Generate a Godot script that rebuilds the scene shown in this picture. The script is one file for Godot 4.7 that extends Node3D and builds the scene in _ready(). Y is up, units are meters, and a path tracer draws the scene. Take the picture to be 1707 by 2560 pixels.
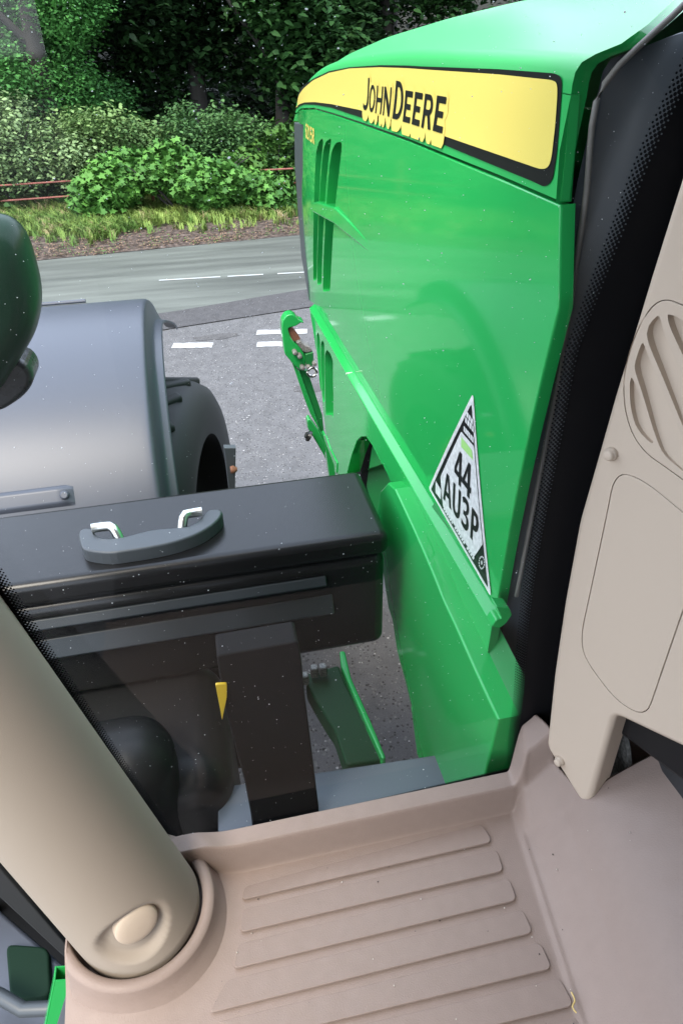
extends Node3D

var M := {}
var taken := {}
var rng := RandomNumberGenerator.new()

# ---------------------------------------------------------------- helpers
func v2(a: Array) -> PackedVector2Array:
	var o := PackedVector2Array()
	for i in range(0, a.size(), 2):
		o.append(Vector2(a[i], a[i + 1]))
	return o

func v3(a: Array) -> PackedVector3Array:
	var o := PackedVector3Array()
	for i in range(0, a.size(), 3):
		o.append(Vector3(a[i], a[i + 1], a[i + 2]))
	return o

func lin(r: float, g: float, b: float) -> Color:
	return Color(r, g, b).linear_to_srgb()

func noise_tex(freq: float, sd: int, lo: float, hi: float, size := 512, octaves := 4, as_normal := false, bump := 4.0) -> NoiseTexture2D:
	var n := FastNoiseLite.new()
	n.seed = sd
	n.frequency = freq
	n.fractal_octaves = octaves
	n.noise_type = FastNoiseLite.TYPE_SIMPLEX_SMOOTH
	var t := NoiseTexture2D.new()
	t.width = size
	t.height = size
	t.seamless = true
	t.noise = n
	t.as_normal_map = as_normal
	t.bump_strength = bump
	if not as_normal:
		var g := Gradient.new()
		g.set_color(0, Color(lo, lo, lo))
		g.set_color(1, Color(hi, hi, hi))
		t.color_ramp = g
	return t

func mat(nm: String, c: Color, rough: float, spec := 0.5) -> StandardMaterial3D:
	var m := StandardMaterial3D.new()
	m.resource_name = nm
	m.albedo_color = c
	m.roughness = rough
	m.metallic_specular = spec
	M[nm] = m
	return m

func tri_map(m: StandardMaterial3D, s: float) -> void:
	m.uv1_triplanar = true
	m.uv1_world_triplanar = true
	m.uv1_scale = Vector3(s, s, s)

func numbered(called: String) -> String:
	if not taken.has(called):
		taken[called] = 0
		return called
	taken[called] += 1
	return "%s_%03d" % [called, taken[called]]

func begin() -> SurfaceTool:
	var st := SurfaceTool.new()
	st.begin(Mesh.PRIMITIVE_TRIANGLES)
	return st

func build(st, called: String, m: Material, parent: Node = self) -> MeshInstance3D:
	var o := MeshInstance3D.new()
	o.mesh = st.commit() if st is SurfaceTool else st
	o.material_override = m
	if parent == self:
		o.name = numbered(called)
		add_child(o, true)
	else:
		var k := 0
		for c in parent.get_children():
			if c.name == called or c.name.begins_with(called + "_0"):
				k += 1
		o.name = called if k == 0 else "%s_%03d" % [called, k]
		parent.add_child(o, true)
	return o

func base(called: String, label: String, category: String, group := "") -> Node3D:
	var o := Node3D.new()
	o.name = numbered(called)
	add_child(o, true)
	tag(o, label, category, group)
	return o

func tag(o: Node, label: String, category := "", group := "") -> void:
	if label:
		o.set_meta("label", label)
	if category:
		o.set_meta("category", category)
	if group:
		o.set_meta("group", group)

func structure(o: Node) -> Node:
	o.set_meta("kind", "structure")
	return o

func stuff(o: Node) -> Node:
	o.set_meta("kind", "stuff")
	return o

func put(st: SurfaceTool, a: Vector3, b: Vector3, c: Vector3, na: Vector3, nb: Vector3, nc: Vector3) -> void:
	var g := (b - a).cross(c - a)
	if g.length_squared() < 1e-18:
		return
	if g.dot(na + nb + nc) > 0.0:
		st.set_normal(na); st.add_vertex(a)
		st.set_normal(nc); st.add_vertex(c)
		st.set_normal(nb); st.add_vertex(b)
	else:
		st.set_normal(na); st.add_vertex(a)
		st.set_normal(nb); st.add_vertex(b)
		st.set_normal(nc); st.add_vertex(c)

func flat_quad(st: SurfaceTool, a: Vector3, b: Vector3, c: Vector3, d: Vector3) -> void:
	var n := (c - a).cross(b - d).normalized()
	put(st, a, b, c, n, n, n)
	put(st, a, c, d, n, n, n)

# a grid of points, smooth
func loft(st: SurfaceTool, rows: Array, closed := false, caps := false) -> void:
	var nr := rows.size()
	var nc: int = rows[0].size()
	var nn := []
	for r in nr:
		var line := PackedVector3Array()
		for k in nc:
			var l: int = (k - 1 + nc) % nc if closed else maxi(k - 1, 0)
			var h: int = (k + 1) % nc if closed else mini(k + 1, nc - 1)
			var du: Vector3 = rows[r][h] - rows[r][l]
			var dv: Vector3 = rows[mini(r + 1, nr - 1)][k] - rows[maxi(r - 1, 0)][k]
			line.append(du.cross(dv).normalized())
		nn.append(line)
	for r in nr - 1:
		for k in (nc if closed else nc - 1):
			var h: int = (k + 1) % nc
			var a: Vector3 = rows[r][k]
			var b: Vector3 = rows[r][h]
			var c: Vector3 = rows[r + 1][h]
			var d: Vector3 = rows[r + 1][k]
			put(st, a, b, c, nn[r][k], nn[r][h], nn[r + 1][h])
			put(st, a, c, d, nn[r][k], nn[r + 1][h], nn[r + 1][k])
	if caps:
		for r in [0, nr - 1]:
			var mid := Vector3.ZERO
			for p in rows[r]:
				mid += p / nc
			for k in nc:
				var h: int = (k + 1) % nc
				var n: Vector3 = (rows[r][k] - mid).cross(rows[r][h] - mid).normalized()
				if n.dot(rows[r][0] - rows[nr - 1 - r][0]) < 0.0:
					n = -n
				put(st, mid, rows[r][k], rows[r][h], n, n, n)

func tube(st: SurfaceTool, path, r, sides := 10, caps := true, squash := 1.0, up := Vector3.UP) -> void:
	var rows := []
	var n: int = path.size()
	for i in n:
		var t: Vector3 = (path[mini(i + 1, n - 1)] - path[maxi(i - 1, 0)]).normalized()
		var u := up if absf(t.dot(up)) < 0.95 else Vector3.RIGHT
		var s := t.cross(u).normalized()
		var w := s.cross(t).normalized()
		var rr: float = r[i] if r is Array else r
		var line := PackedVector3Array()
		for k in sides:
			var a := TAU * k / sides
			line.append(path[i] + s * cos(a) * rr + w * sin(a) * rr * squash)
		rows.append(line)
	loft(st, rows, true, caps)

func curve(pts, n: int) -> PackedVector3Array:
	var c := Curve3D.new()
	for i in pts.size():
		var t: Vector3 = (pts[mini(i + 1, pts.size() - 1)] - pts[maxi(i - 1, 0)]) / 6.0
		c.add_point(pts[i], -t, t)
	var o := PackedVector3Array()
	for i in n:
		o.append(c.sample_baked(c.get_baked_length() * i / (n - 1), true))
	return o

func rbox(st: SurfaceTool, size: Vector3, b: float, x := Transform3D(), seg := 3) -> void:
	var h := size / 2.0
	b = minf(b, minf(h.x, minf(h.y, h.z)) * 0.999)
	for ax in 3:
		var u := (ax + 1) % 3
		var v := (ax + 2) % 3
		for sgn in [-1.0, 1.0]:
			var us := [-h[u]]
			var vs := [-h[v]]
			for i in range(1, seg + 1):
				us.append(-h[u] + b * i / seg)
				vs.append(-h[v] + b * i / seg)
			for i in range(seg, -1, -1):
				us.append(h[u] - b * i / seg)
				vs.append(h[v] - b * i / seg)
			var pts := []
			var nor := []
			for i in us.size():
				var pl := []
				var nl := []
				for j in vs.size():
					var p := Vector3.ZERO
					p[ax] = sgn * h[ax]
					p[u] = us[i]
					p[v] = vs[j]
					var q := p.clamp(-h + Vector3(b, b, b), h - Vector3(b, b, b))
					var d := (p - q).normalized()
					pl.append(x * (q + d * b))
					nl.append((x.basis * d).normalized())
				pts.append(pl)
				nor.append(nl)
			for i in us.size() - 1:
				for j in vs.size() - 1:
					put(st, pts[i][j], pts[i + 1][j], pts[i + 1][j + 1], nor[i][j], nor[i + 1][j], nor[i + 1][j + 1])
					put(st, pts[i][j], pts[i + 1][j + 1], pts[i][j + 1], nor[i][j], nor[i + 1][j + 1], nor[i][j + 1])

func at(x: float, y: float, z: float) -> Transform3D:
	return Transform3D(Basis(), Vector3(x, y, z))

func nrm(f: Callable, p: Vector2, flip: float) -> Vector3:
	var e := 0.002
	var a: Vector3 = f.call(p + Vector2(e, 0)) - f.call(p - Vector2(e, 0))
	var b: Vector3 = f.call(p + Vector2(0, e)) - f.call(p - Vector2(0, e))
	return a.cross(b).normalized() * flip

# a curved sheet trimmed by an outline, with holes
func trim(st: SurfaceTool, outline: PackedVector2Array, holes: Array, f: Callable, cell: float, flip := 1.0) -> void:
	var r := Rect2(outline[0], Vector2.ZERO)
	for p in outline:
		r = r.expand(p)
	var nx := int(ceil(r.size.x / cell))
	var ny := int(ceil(r.size.y / cell))
	for i in nx:
		for j in ny:
			var o := r.position + Vector2(i, j) * cell
			var sq := PackedVector2Array([o, o + Vector2(cell, 0), o + Vector2(cell, cell), o + Vector2(0, cell)])
			var parts := Geometry2D.intersect_polygons(outline, sq)
			for h in holes:
				var next := []
				for p in parts:
					next.append_array(Geometry2D.clip_polygons(p, h))
				parts = []
				for p in next:
					if not Geometry2D.is_polygon_clockwise(p):
						parts.append(p)
			for p in parts:
				if p.size() < 3 or Geometry2D.is_polygon_clockwise(p):
					continue
				var idx := Geometry2D.triangulate_polygon(p)
				var q := []
				var n := []
				for w in p:
					q.append(f.call(w))
					n.append(nrm(f, w, flip))
				for k in range(0, idx.size(), 3):
					put(st, q[idx[k]], q[idx[k + 1]], q[idx[k + 2]], n[idx[k]], n[idx[k + 1]], n[idx[k + 2]])

func dense(poly: PackedVector2Array, step: float) -> PackedVector2Array:
	var o := PackedVector2Array()
	for i in poly.size():
		var a := poly[i]
		var b := poly[(i + 1) % poly.size()]
		var n := maxi(1, int(ceil(a.distance_to(b) / step)))
		for k in n:
			o.append(a.lerp(b, float(k) / n))
	return o

func soft(poly: PackedVector2Array, r: float, n := 4) -> PackedVector2Array:
	var o := PackedVector2Array()
	for i in poly.size():
		var p := poly[i]
		var a := poly[(i - 1 + poly.size()) % poly.size()] - p
		var b := poly[(i + 1) % poly.size()] - p
		var ra := p + a.limit_length(minf(r, a.length() * 0.48))
		var rb := p + b.limit_length(minf(r, b.length() * 0.48))
		for k in n + 1:
			var t := float(k) / n
			o.append(ra.lerp(p, t).lerp(p.lerp(rb, t), t))
	return o

func smooth(poly: PackedVector2Array, n := 5, closed := true) -> PackedVector2Array:
	var o := PackedVector2Array()
	var s := poly.size()
	for i in (s if closed else s - 1):
		var p0 := poly[(i - 1 + s) % s] if closed or i > 0 else poly[i]
		var p3 := poly[(i + 2) % s] if closed or i + 2 < s else poly[i + 1]
		for k in n:
			o.append(poly[i].cubic_interpolate(poly[(i + 1) % s], p0, p3, float(k) / n))
	if not closed:
		o.append(poly[s - 1])
	return o

func inset(poly: PackedVector2Array, d: float) -> PackedVector2Array:
	var o := PackedVector2Array()
	var s := 1.0 if Geometry2D.is_polygon_clockwise(poly) else -1.0
	for i in poly.size():
		var a := (poly[i] - poly[(i - 1 + poly.size()) % poly.size()]).normalized()
		var b := (poly[(i + 1) % poly.size()] - poly[i]).normalized()
		var m := (a.orthogonal() + b.orthogonal()).normalized()
		var c := maxf(0.4, m.dot(a.orthogonal()))
		o.append(poly[i] + m * d * s / c)
	return o

# walls along an outline, from f(p) to f(p) + dep
func rim(st: SurfaceTool, poly: PackedVector2Array, f: Callable, dep: Vector3, step := 0.05) -> void:
	var p := dense(poly, step)
	for i in p.size():
		var a: Vector3 = f.call(p[i])
		var b: Vector3 = f.call(p[(i + 1) % p.size()])
		flat_quad(st, a, b, b + dep, a + dep)

# a sheet with thickness and a small bevel all round; dep points away from the face
func slab(st: SurfaceTool, poly: PackedVector2Array, holes: Array, f: Callable, dep: Vector3, bev: float, cell: float, flip := 1.0) -> void:
	poly = dense(poly, 0.05)
	var inn := inset(poly, bev)
	trim(st, inn, holes, f, cell, flip)
	var u := dep.normalized()
	for i in poly.size():
		var j := (i + 1) % poly.size()
		var ia: Vector3 = f.call(inn[i])
		var ib: Vector3 = f.call(inn[j])
		var oa: Vector3 = f.call(poly[i]) + u * bev
		var ob: Vector3 = f.call(poly[j]) + u * bev
		var ma := (oa - u * bev).lerp((ia + oa) / 2.0, 0.6)
		var mb := (ob - u * bev).lerp((ib + ob) / 2.0, 0.6)
		var n0 := -u
		var n2 := ((ob - oa).cross(u)).normalized()
		if n2.dot(oa - ia) < 0.0:
			n2 = -n2
		var n1 := (n0 + n2).normalized()
		put(st, ia, ib, mb, n0, n0, n1); put(st, ia, mb, ma, n0, n1, n1)
		put(st, ma, mb, ob, n1, n1, n2); put(st, ma, ob, oa, n1, n2, n2)
		put(st, oa, ob, ob + dep, n2, n2, n2); put(st, oa, ob + dep, oa + dep, n2, n2, n2)

func hood_x(z: float, y: float) -> float:
	var x := 0.47 + 0.012 * pow(clampf((y - 2.15) / 0.4, -1.0, 1.0), 2)
	if z < -2.7:
		x += 0.02 * pow((-2.7 - maxf(z, -3.4)) / 0.4, 2)
	return x

func side(off: float) -> Callable:
	return func(p: Vector2) -> Vector3: return Vector3(hood_x(p.x, p.y) + off, p.y, p.x)

func plane_z(z: float) -> Callable:
	return func(p: Vector2) -> Vector3: return Vector3(p.x, p.y, z)

func plane_y(y: float) -> Callable:
	return func(p: Vector2) -> Vector3: return Vector3(p.x, y, p.y)

func console(off: float) -> Callable:
	return func(p: Vector2) -> Vector3: return Vector3(0.5 + p.x * 0.423 - 0.906 * off, p.y, -0.6 + p.x * 0.906 + 0.423 * off)

func text(st: SurfaceTool, words: String, font: String, heavy: bool, o: Vector2, u: Vector2, v: Vector2, f: Callable, n: Vector3) -> void:
	# u spans the whole word, v the height of a capital letter, laid out on the sheet f
	var tm := TextMesh.new()
	var sf := SystemFont.new()
	sf.font_names = PackedStringArray([font])
	sf.font_weight = 700 if heavy else 400
	tm.font = sf
	tm.text = words
	tm.font_size = 64
	tm.pixel_size = 1.0 / 46.0
	tm.depth = 0.0
	tm.horizontal_alignment = HORIZONTAL_ALIGNMENT_LEFT
	var a := tm.get_mesh_arrays()
	var vs: PackedVector3Array = a[Mesh.ARRAY_VERTEX]
	var ix: PackedInt32Array = a[Mesh.ARRAY_INDEX]
	var lo := Vector2(1e9, 1e9)
	var hi := Vector2(-1e9, -1e9)
	for p in vs:
		lo = lo.min(Vector2(p.x, p.y))
		hi = hi.max(Vector2(p.x, p.y))
	var h := hi.y - lo.y
	var wd := hi.x - lo.x
	for k in range(0, ix.size(), 3):
		var q := []
		for j in 3:
			var p := vs[ix[k + j]]
			q.append(f.call(o + u * ((p.x - lo.x) / wd) + v * ((p.y - lo.y) / h)))
		put(st, q[0], q[1], q[2], n, n, n)

# ---------------------------------------------------------------- materials
func speckle(sd: int) -> ImageTexture:
	var r := RandomNumberGenerator.new()
	r.seed = sd
	var n := FastNoiseLite.new()
	n.seed = sd
	n.frequency = 0.012
	var w := 1024
	var im := Image.create(w, w, false, Image.FORMAT_RGB8)
	for y in w:
		for x in w:
			var v := 0.40 + 0.09 * r.randf() + 0.05 * n.get_noise_2d(x, y)
			im.set_pixel(x, y, Color(v, v, v * 1.01))
	for k in 17000:
		var v := r.randf_range(0.22, 0.58)
		if r.randf() < 0.05:
			v = r.randf_range(0.6, 0.86)
		var s := r.randi_range(2, 5)
		var px := r.randi_range(0, w - 6)
		var py := r.randi_range(0, w - 6)
		im.fill_rect(Rect2i(px, py + 1, s, maxi(1, s - 2)), Color(v, v * 0.99, v * 0.98))
		im.fill_rect(Rect2i(px + 1, py, maxi(1, s - 2), s), Color(v, v * 0.99, v * 0.98))
	return ImageTexture.create_from_image(im)

func materials() -> void:
	var blotch := noise_tex(0.012, 3, 0.80, 1.0, 512, 5)
	var fine_n := noise_tex(0.25, 9, 0, 1, 512, 2, true, 1.2)
	var rough_t := noise_tex(0.02, 14, 0.55, 1.0, 512, 4)
	var m := mat("green_paint", lin(0.020, 0.335, 0.072), 0.065, 0.45)
	m = mat("green_top", lin(0.024, 0.345, 0.078), 0.34, 0.40)
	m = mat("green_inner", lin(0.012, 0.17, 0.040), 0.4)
	m = mat("yellow_film", lin(0.72, 0.58, 0.13), 0.3)
	m = mat("yellow_print", lin(0.72, 0.58, 0.13), 0.35)
	m = mat("black_film", lin(0.008, 0.008, 0.008), 0.4, 0.3)
	m = mat("white_film", lin(0.80, 0.80, 0.76), 0.35)
	m.albedo_texture = noise_tex(0.02, 33, 0.78, 1.0, 512, 5)
	tri_map(m, 6.0)
	m = mat("green_film", lin(0.32, 0.60, 0.18), 0.4)
	m = mat("black_plastic", lin(0.010, 0.010, 0.0105), 0.45, 0.32)
	m = mat("black_satin", lin(0.016, 0.017, 0.018), 0.30)
	m.roughness_texture = rough_t
	m.roughness = 0.36
	tri_map(m, 3.0)
	m = mat("black_dull", lin(0.008, 0.008, 0.0085), 0.7, 0.22)
	m = mat("grey_plastic", lin(0.045, 0.052, 0.058), 0.42)
	m = mat("rail_black", lin(0.014, 0.018, 0.021), 0.40, 0.4)
	m = mat("mudguard_plastic", lin(0.050, 0.056, 0.072), 0.40)
	m = mat("box_steel", lin(0.008, 0.008, 0.0083), 0.27, 0.40)
	m = mat("zinc", lin(0.62, 0.63, 0.60), 0.28)
	m.metallic = 1.0
	m = mat("rusty_steel", lin(0.22, 0.09, 0.05), 0.75)
	m.albedo_texture = blotch
	tri_map(m, 20.0)
	m = mat("worn_steel", lin(0.38, 0.37, 0.34), 0.5)
	m.albedo_texture = noise_tex(0.03, 41, 0.45, 1.0, 256, 4)
	tri_map(m, 14.0)
	m = mat("rubber", lin(0.022, 0.022, 0.023), 0.7)
	m = mat("seal_rubber", lin(0.17, 0.16, 0.14), 0.55)
	m = mat("wheel_yellow", lin(0.60, 0.42, 0.03), 0.35)
	m = mat("beige_trim", lin(0.49, 0.397, 0.308), 0.55, 0.35)
	m.normal_enabled = true
	m.normal_texture = fine_n
	m.normal_scale = 0.35
	tri_map(m, 7.0)
	m = mat("pillar_trim", lin(0.315, 0.265, 0.215), 0.7, 0.2)
	m.normal_enabled = true
	m.normal_texture = fine_n
	m.normal_scale = 0.35
	tri_map(m, 7.0)
	m = mat("mat_rubber", lin(0.270, 0.205, 0.172), 0.6, 0.3)
	m.albedo_texture = noise_tex(0.02, 21, 0.965, 1.0, 512, 5)
	m.normal_enabled = true
	m.normal_texture = fine_n
	m.normal_scale = 0.45
	m.roughness_texture = rough_t
	m.roughness = 0.62
	tri_map(m, 3.0)
	m = mat("roof_lining", lin(0.012, 0.013, 0.016), 0.9, 0.2)
	m = mat("frit", lin(0.006, 0.006, 0.007), 0.55, 0.25)
	m = mat("glass", Color(0.02, 0.03, 0.03, 0.01), 0.0)
	m.transparency = BaseMaterial3D.TRANSPARENCY_ALPHA
	m.metallic_specular = 0.36
	m = mat("speck", lin(0.85, 0.87, 0.88), 0.6)
	m.backlight_enabled = true
	m.backlight = Color(0.95, 0.95, 0.95)
	m = mat("straw", lin(0.55, 0.40, 0.14), 0.7)
	# outside
	m = mat("asphalt", lin(0.60, 0.585, 0.57), 0.85, 0.4)
	m.albedo_texture = speckle(4)
	tri_map(m, 0.42)
	m = mat("patch_asphalt", lin(0.38, 0.365, 0.36), 0.85, 0.4)
	m.albedo_texture = M.asphalt.albedo_texture
	tri_map(m, 0.5)
	m = mat("stained_asphalt", lin(0.46, 0.44, 0.42), 0.8, 0.4)
	m.albedo_texture = M.asphalt.albedo_texture
	tri_map(m, 0.42)
	m = mat("road_surface", lin(0.27, 0.29, 0.25), 0.55, 0.5)
	m.albedo_texture = noise_tex(0.012, 61, 0.48, 0.78, 512, 5)
	tri_map(m, 0.12)
	m.uv1_scale = Vector3(0.035, 0.12, 0.32)
	m.uv1_offset = Vector3(0.3, 0.0, 0.17)
	m = mat("road_paint", lin(0.50, 0.50, 0.49), 0.7)
	m.albedo_texture = noise_tex(0.05, 71, 0.70, 1.0, 256, 4)
	tri_map(m, 0.8)
	m = mat("worn_paint", lin(0.34, 0.35, 0.34), 0.7)
	m = mat("soil", lin(0.20, 0.155, 0.13), 0.95, 0.2)
	m.albedo_texture = noise_tex(0.03, 81, 0.35, 1.0, 512, 5)
	tri_map(m, 0.5)
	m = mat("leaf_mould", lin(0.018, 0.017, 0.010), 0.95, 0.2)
	m = mat("rail_paint", lin(0.30, 0.10, 0.075), 0.7)
	m = mat("bark", lin(0.025, 0.022, 0.018), 0.9)
	for k in [["leaf", 0.22], ["grass", 0.3]]:
		m = mat(k[0], Color(1, 1, 1), 0.6, 0.35)
		m.vertex_color_use_as_albedo = true
		m.backlight_enabled = true
		m.backlight = Color(k[1], k[1], k[1])
		m.cull_mode = BaseMaterial3D.CULL_DISABLED

# ---------------------------------------------------------------- ground
func sheet(poly: PackedVector2Array, y: float, cell: float) -> SurfaceTool:
	var st := begin()
	trim(st, poly, [], plane_y(y), cell, -1.0)
	return st

func ground() -> void:
	structure(build(sheet(v2([-90, 60, 90, 60, 90, -12.0, -90, -12.0]), 0.0, 30.0), "side_road", M.asphalt))
	var road := structure(build(sheet(v2([-90, 6, -30, -2.4, -12, -6.2, -4, -7.9, -0.3, -8.55, 1.35, -9.0, 4, -9.2, 12, -8.8, 40, -6, 90, -2, 90, -18, 40, -14.2, 10, -12.6, 1.85, -12.2, -2.44, -11.7, -10, -10.6, -30, -7.6, -90, -1.5]), 0.008, 8.0), "main_road", M.road_surface))
	structure(build(sheet(v2([-4, -7.2, -0.3, -7.95, 1.4, -8.3, 4, -8.5, 12, -8.3, 12, -8.85, 4, -9.25, 1.35, -9.02, -0.3, -8.57, -4, -7.9]), 0.012, 4.0), "patched_road_edge", M.patch_asphalt))
	var side_marks := get_node("side_road")
	# old oil stains on the tarmac
	for s in [[0.14, -7.55, 0.30, 0.10], [0.95, -5.9, 0.22, 0.12], [1.5, -6.6, 0.3, 0.16]]:
		var sp := PackedVector2Array()
		for k in 18:
			var a := TAU * k / 18.0
			var rr := rng.randf_range(0.7, 1.1)
			sp.append(Vector2(s[0] + cos(a) * s[2] * rr, s[1] + sin(a) * s[3] * rr))
		build(sheet(sp, 0.004, 1.0), "oil_stain", M.stained_asphalt, side_marks)
	# give-way dashes in two rows across the mouth of the side road
	for row in 2:
		for k in range(-4, 4):
			var o := Vector2(0.545, -7.11) + Vector2(0.9, 0.2) * k + (Vector2(-0.02, -0.40) if row else Vector2.ZERO) + (Vector2(0.06, 0.02) if row else Vector2.ZERO)
			if row == 1 and k < 0:
				continue
			var u := Vector2(0.43, 0.094) if row == 0 else Vector2(0.56, 0.12)
			var w := Vector2(0.03, -0.15)
			var p := PackedVector2Array()
			for q in 9:
				p.append(o + u * (q / 8.0) + w * rng.randf_range(-0.06, 0.06))
			for q in range(8, -1, -1):
				p.append(o + u * (q / 8.0) + w * rng.randf_range(0.92, 1.05))
			build(sheet(p, 0.005, 2.0), "give_way_dash", M.road_paint, side_marks)
	for s in [[-0.5, -9.99, 0.35, -9.93], [0.45, -9.92, 0.95, -9.88], [1.15, -9.86, 4.2, -9.6], [5.2, -9.5, 8.2, -9.3]]:
		var a := Vector2(s[0], s[1])
		var b := Vector2(s[2], s[3])
		var w := Vector2(0.006, -0.055)
		build(sheet(PackedVector2Array([a, b, b + w, a + w]), 0.014, 5.0), "centre_line_dash", M.worn_paint, road)
	# verge and rising bank behind the road
	var st := begin()
	var rows := []
	for j in 30:
		var line := PackedVector3Array()
		var d := pow(j / 29.0, 1.6) * 60.0
		for i in 81:
			var x := -70.0 + i * 1.75
			var z := road_edge(x) - d
			var y := 0.015 + (0.10 * smoothstep(0.0, 1.2, d)) + maxf(0.0, d - 3.0) * 0.16
			y += sin(x * 2.1 + d * 3.0) * 0.03 * smoothstep(0.1, 1.0, d)
			line.append(Vector3(x, y, z))
		rows.append(line)
	loft(st, rows)
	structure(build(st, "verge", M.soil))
	st = begin()
	rows = []
	for j in 12:
		var line := PackedVector3Array()
		for i in 81:
			var x := -70.0 + i * 1.75
			var d := 3.6 + 0.5 * sin(x * 1.3) + j * j * 0.42
			line.append(Vector3(x, 0.05 + bank_y(x, road_edge(x) - d), road_edge(x) - d))
		rows.append(line)
	loft(st, rows)
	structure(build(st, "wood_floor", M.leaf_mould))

func road_edge(x: float) -> float:
	var pts := [[-90.0, -1.5], [-30.0, -7.6], [-10.0, -10.6], [-2.44, -11.7], [1.85, -12.2], [10.0, -12.6], [40.0, -14.2], [90.0, -18.0]]
	for i in pts.size() - 1:
		if x <= pts[i + 1][0]:
			var t: float = (x - pts[i][0]) / (pts[i + 1][0] - pts[i][0])
			return lerpf(pts[i][1], pts[i + 1][1], t) - 0.0 + 0.06 * sin(x * 3.1) + 0.05 * sin(x * 7.7)
	return -18.0

func bank_y(x: float, z: float) -> float:
	var d := road_edge(x) - z
	return 0.015 + 0.10 * smoothstep(0.0, 1.2, d) + maxf(0.0, d - 3.0) * 0.16

# ---------------------------------------------------------------- plants
func leaf_cluster(n: int, size: float, spread: float, lobed: bool, sd: int) -> ArrayMesh:
	var r := RandomNumberGenerator.new()
	r.seed = sd
	var st := begin()
	for i in n:
		var o := Vector3(r.randf_range(-1, 1), r.randf_range(-0.8, 0.8), r.randf_range(-1, 1)) * spread
		var up := Vector3(r.randf_range(-0.7, 0.7), 1.0, r.randf_range(-0.7, 0.7) + 0.35).normalized()
		var f := Vector3(r.randf_range(-1, 1), r.randf_range(-0.7, 0.1), r.randf_range(-1, 1)).normalized()
		var s := up.cross(f).normalized()
		f = s.cross(up).normalized()
		var z := size * r.randf_range(0.7, 1.25)
		var c := o
		var out := PackedVector2Array()
		if lobed:
			out = v2([0, -0.1, 0.45, -0.25, 0.38, 0.1, 0.62, 0.42, 0.28, 0.48, 0.0, 0.95, -0.28, 0.48, -0.62, 0.42, -0.38, 0.1, -0.45, -0.25])
		else:
			out = v2([0, -0.1, 0.32, 0.25, 0.26, 0.6, 0.0, 1.0, -0.26, 0.6, -0.32, 0.25])
		for k in out.size():
			var a := out[k]
			var b := out[(k + 1) % out.size()]
			var pa := c + (s * a.x + f * a.y + up * (absf(a.x) * 0.25 - a.y * a.y * 0.15)) * z
			var pb := c + (s * b.x + f * b.y + up * (absf(b.x) * 0.25 - b.y * b.y * 0.15)) * z
			var pc := c + f * 0.3 * z
			put(st, pc, pa, pb, up, up, up)
	return st.commit()

func scatter(called: String, mesh: Mesh, m: Material, spots: Array, cols: Array, smin: float, smax: float, parent: Node, flat := false) -> MultiMeshInstance3D:
	var mm := MultiMesh.new()
	mm.transform_format = MultiMesh.TRANSFORM_3D
	mm.use_colors = true
	mm.mesh = mesh
	mm.instance_count = spots.size()
	for i in spots.size():
		var s := rng.randf_range(smin, smax)
		var b := Basis(Vector3.UP, rng.randf() * TAU)
		if not flat:
			b = Basis(Vector3(rng.randf_range(-1, 1), 0.3, rng.randf_range(-1, 1)).normalized(), rng.randf_range(-0.7, 0.7)) * b
		mm.set_instance_transform(i, Transform3D(b.scaled(Vector3(s, s, s)), spots[i]))
		mm.set_instance_color(i, cols[i])
	var o := MultiMeshInstance3D.new()
	o.multimesh = mm
	o.material_override = m
	stuff(o)
	if parent == self:
		o.name = numbered(called)
	else:
		o.name = called
	parent.add_child(o, true)
	return o

func crown_spots(blobs: Array, count: int, dark: Color, light: Color, spots: Array, cols: Array) -> void:
	var vol := 0.0
	for b in blobs:
		vol += b[1].x * b[1].y
	for b in blobs:
		var n := int(count * b[1].x * b[1].y / vol)
		var tone := rng.randf_range(0.0, 1.0)
		for k in n:
			var d := Vector3(rng.randfn(), rng.randfn(), rng.randfn()).normalized()
			var rr := pow(rng.randf_range(0.25, 1.0), 0.45)
			rr *= 1.0 + 0.16 * sin(d.x * 9.0 + tone * 20.0) * sin(d.y * 8.0 + tone * 7.0)
			spots.append(b[0] + d * b[1] * rr)
			var t := clampf(0.55 * tone + 0.45 * rng.randf() + rng.randfn() * 0.12, 0.0, 1.0)
			var c := dark.lerp(light, t)
			c.a = 1.0
			cols.append(c)

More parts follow.
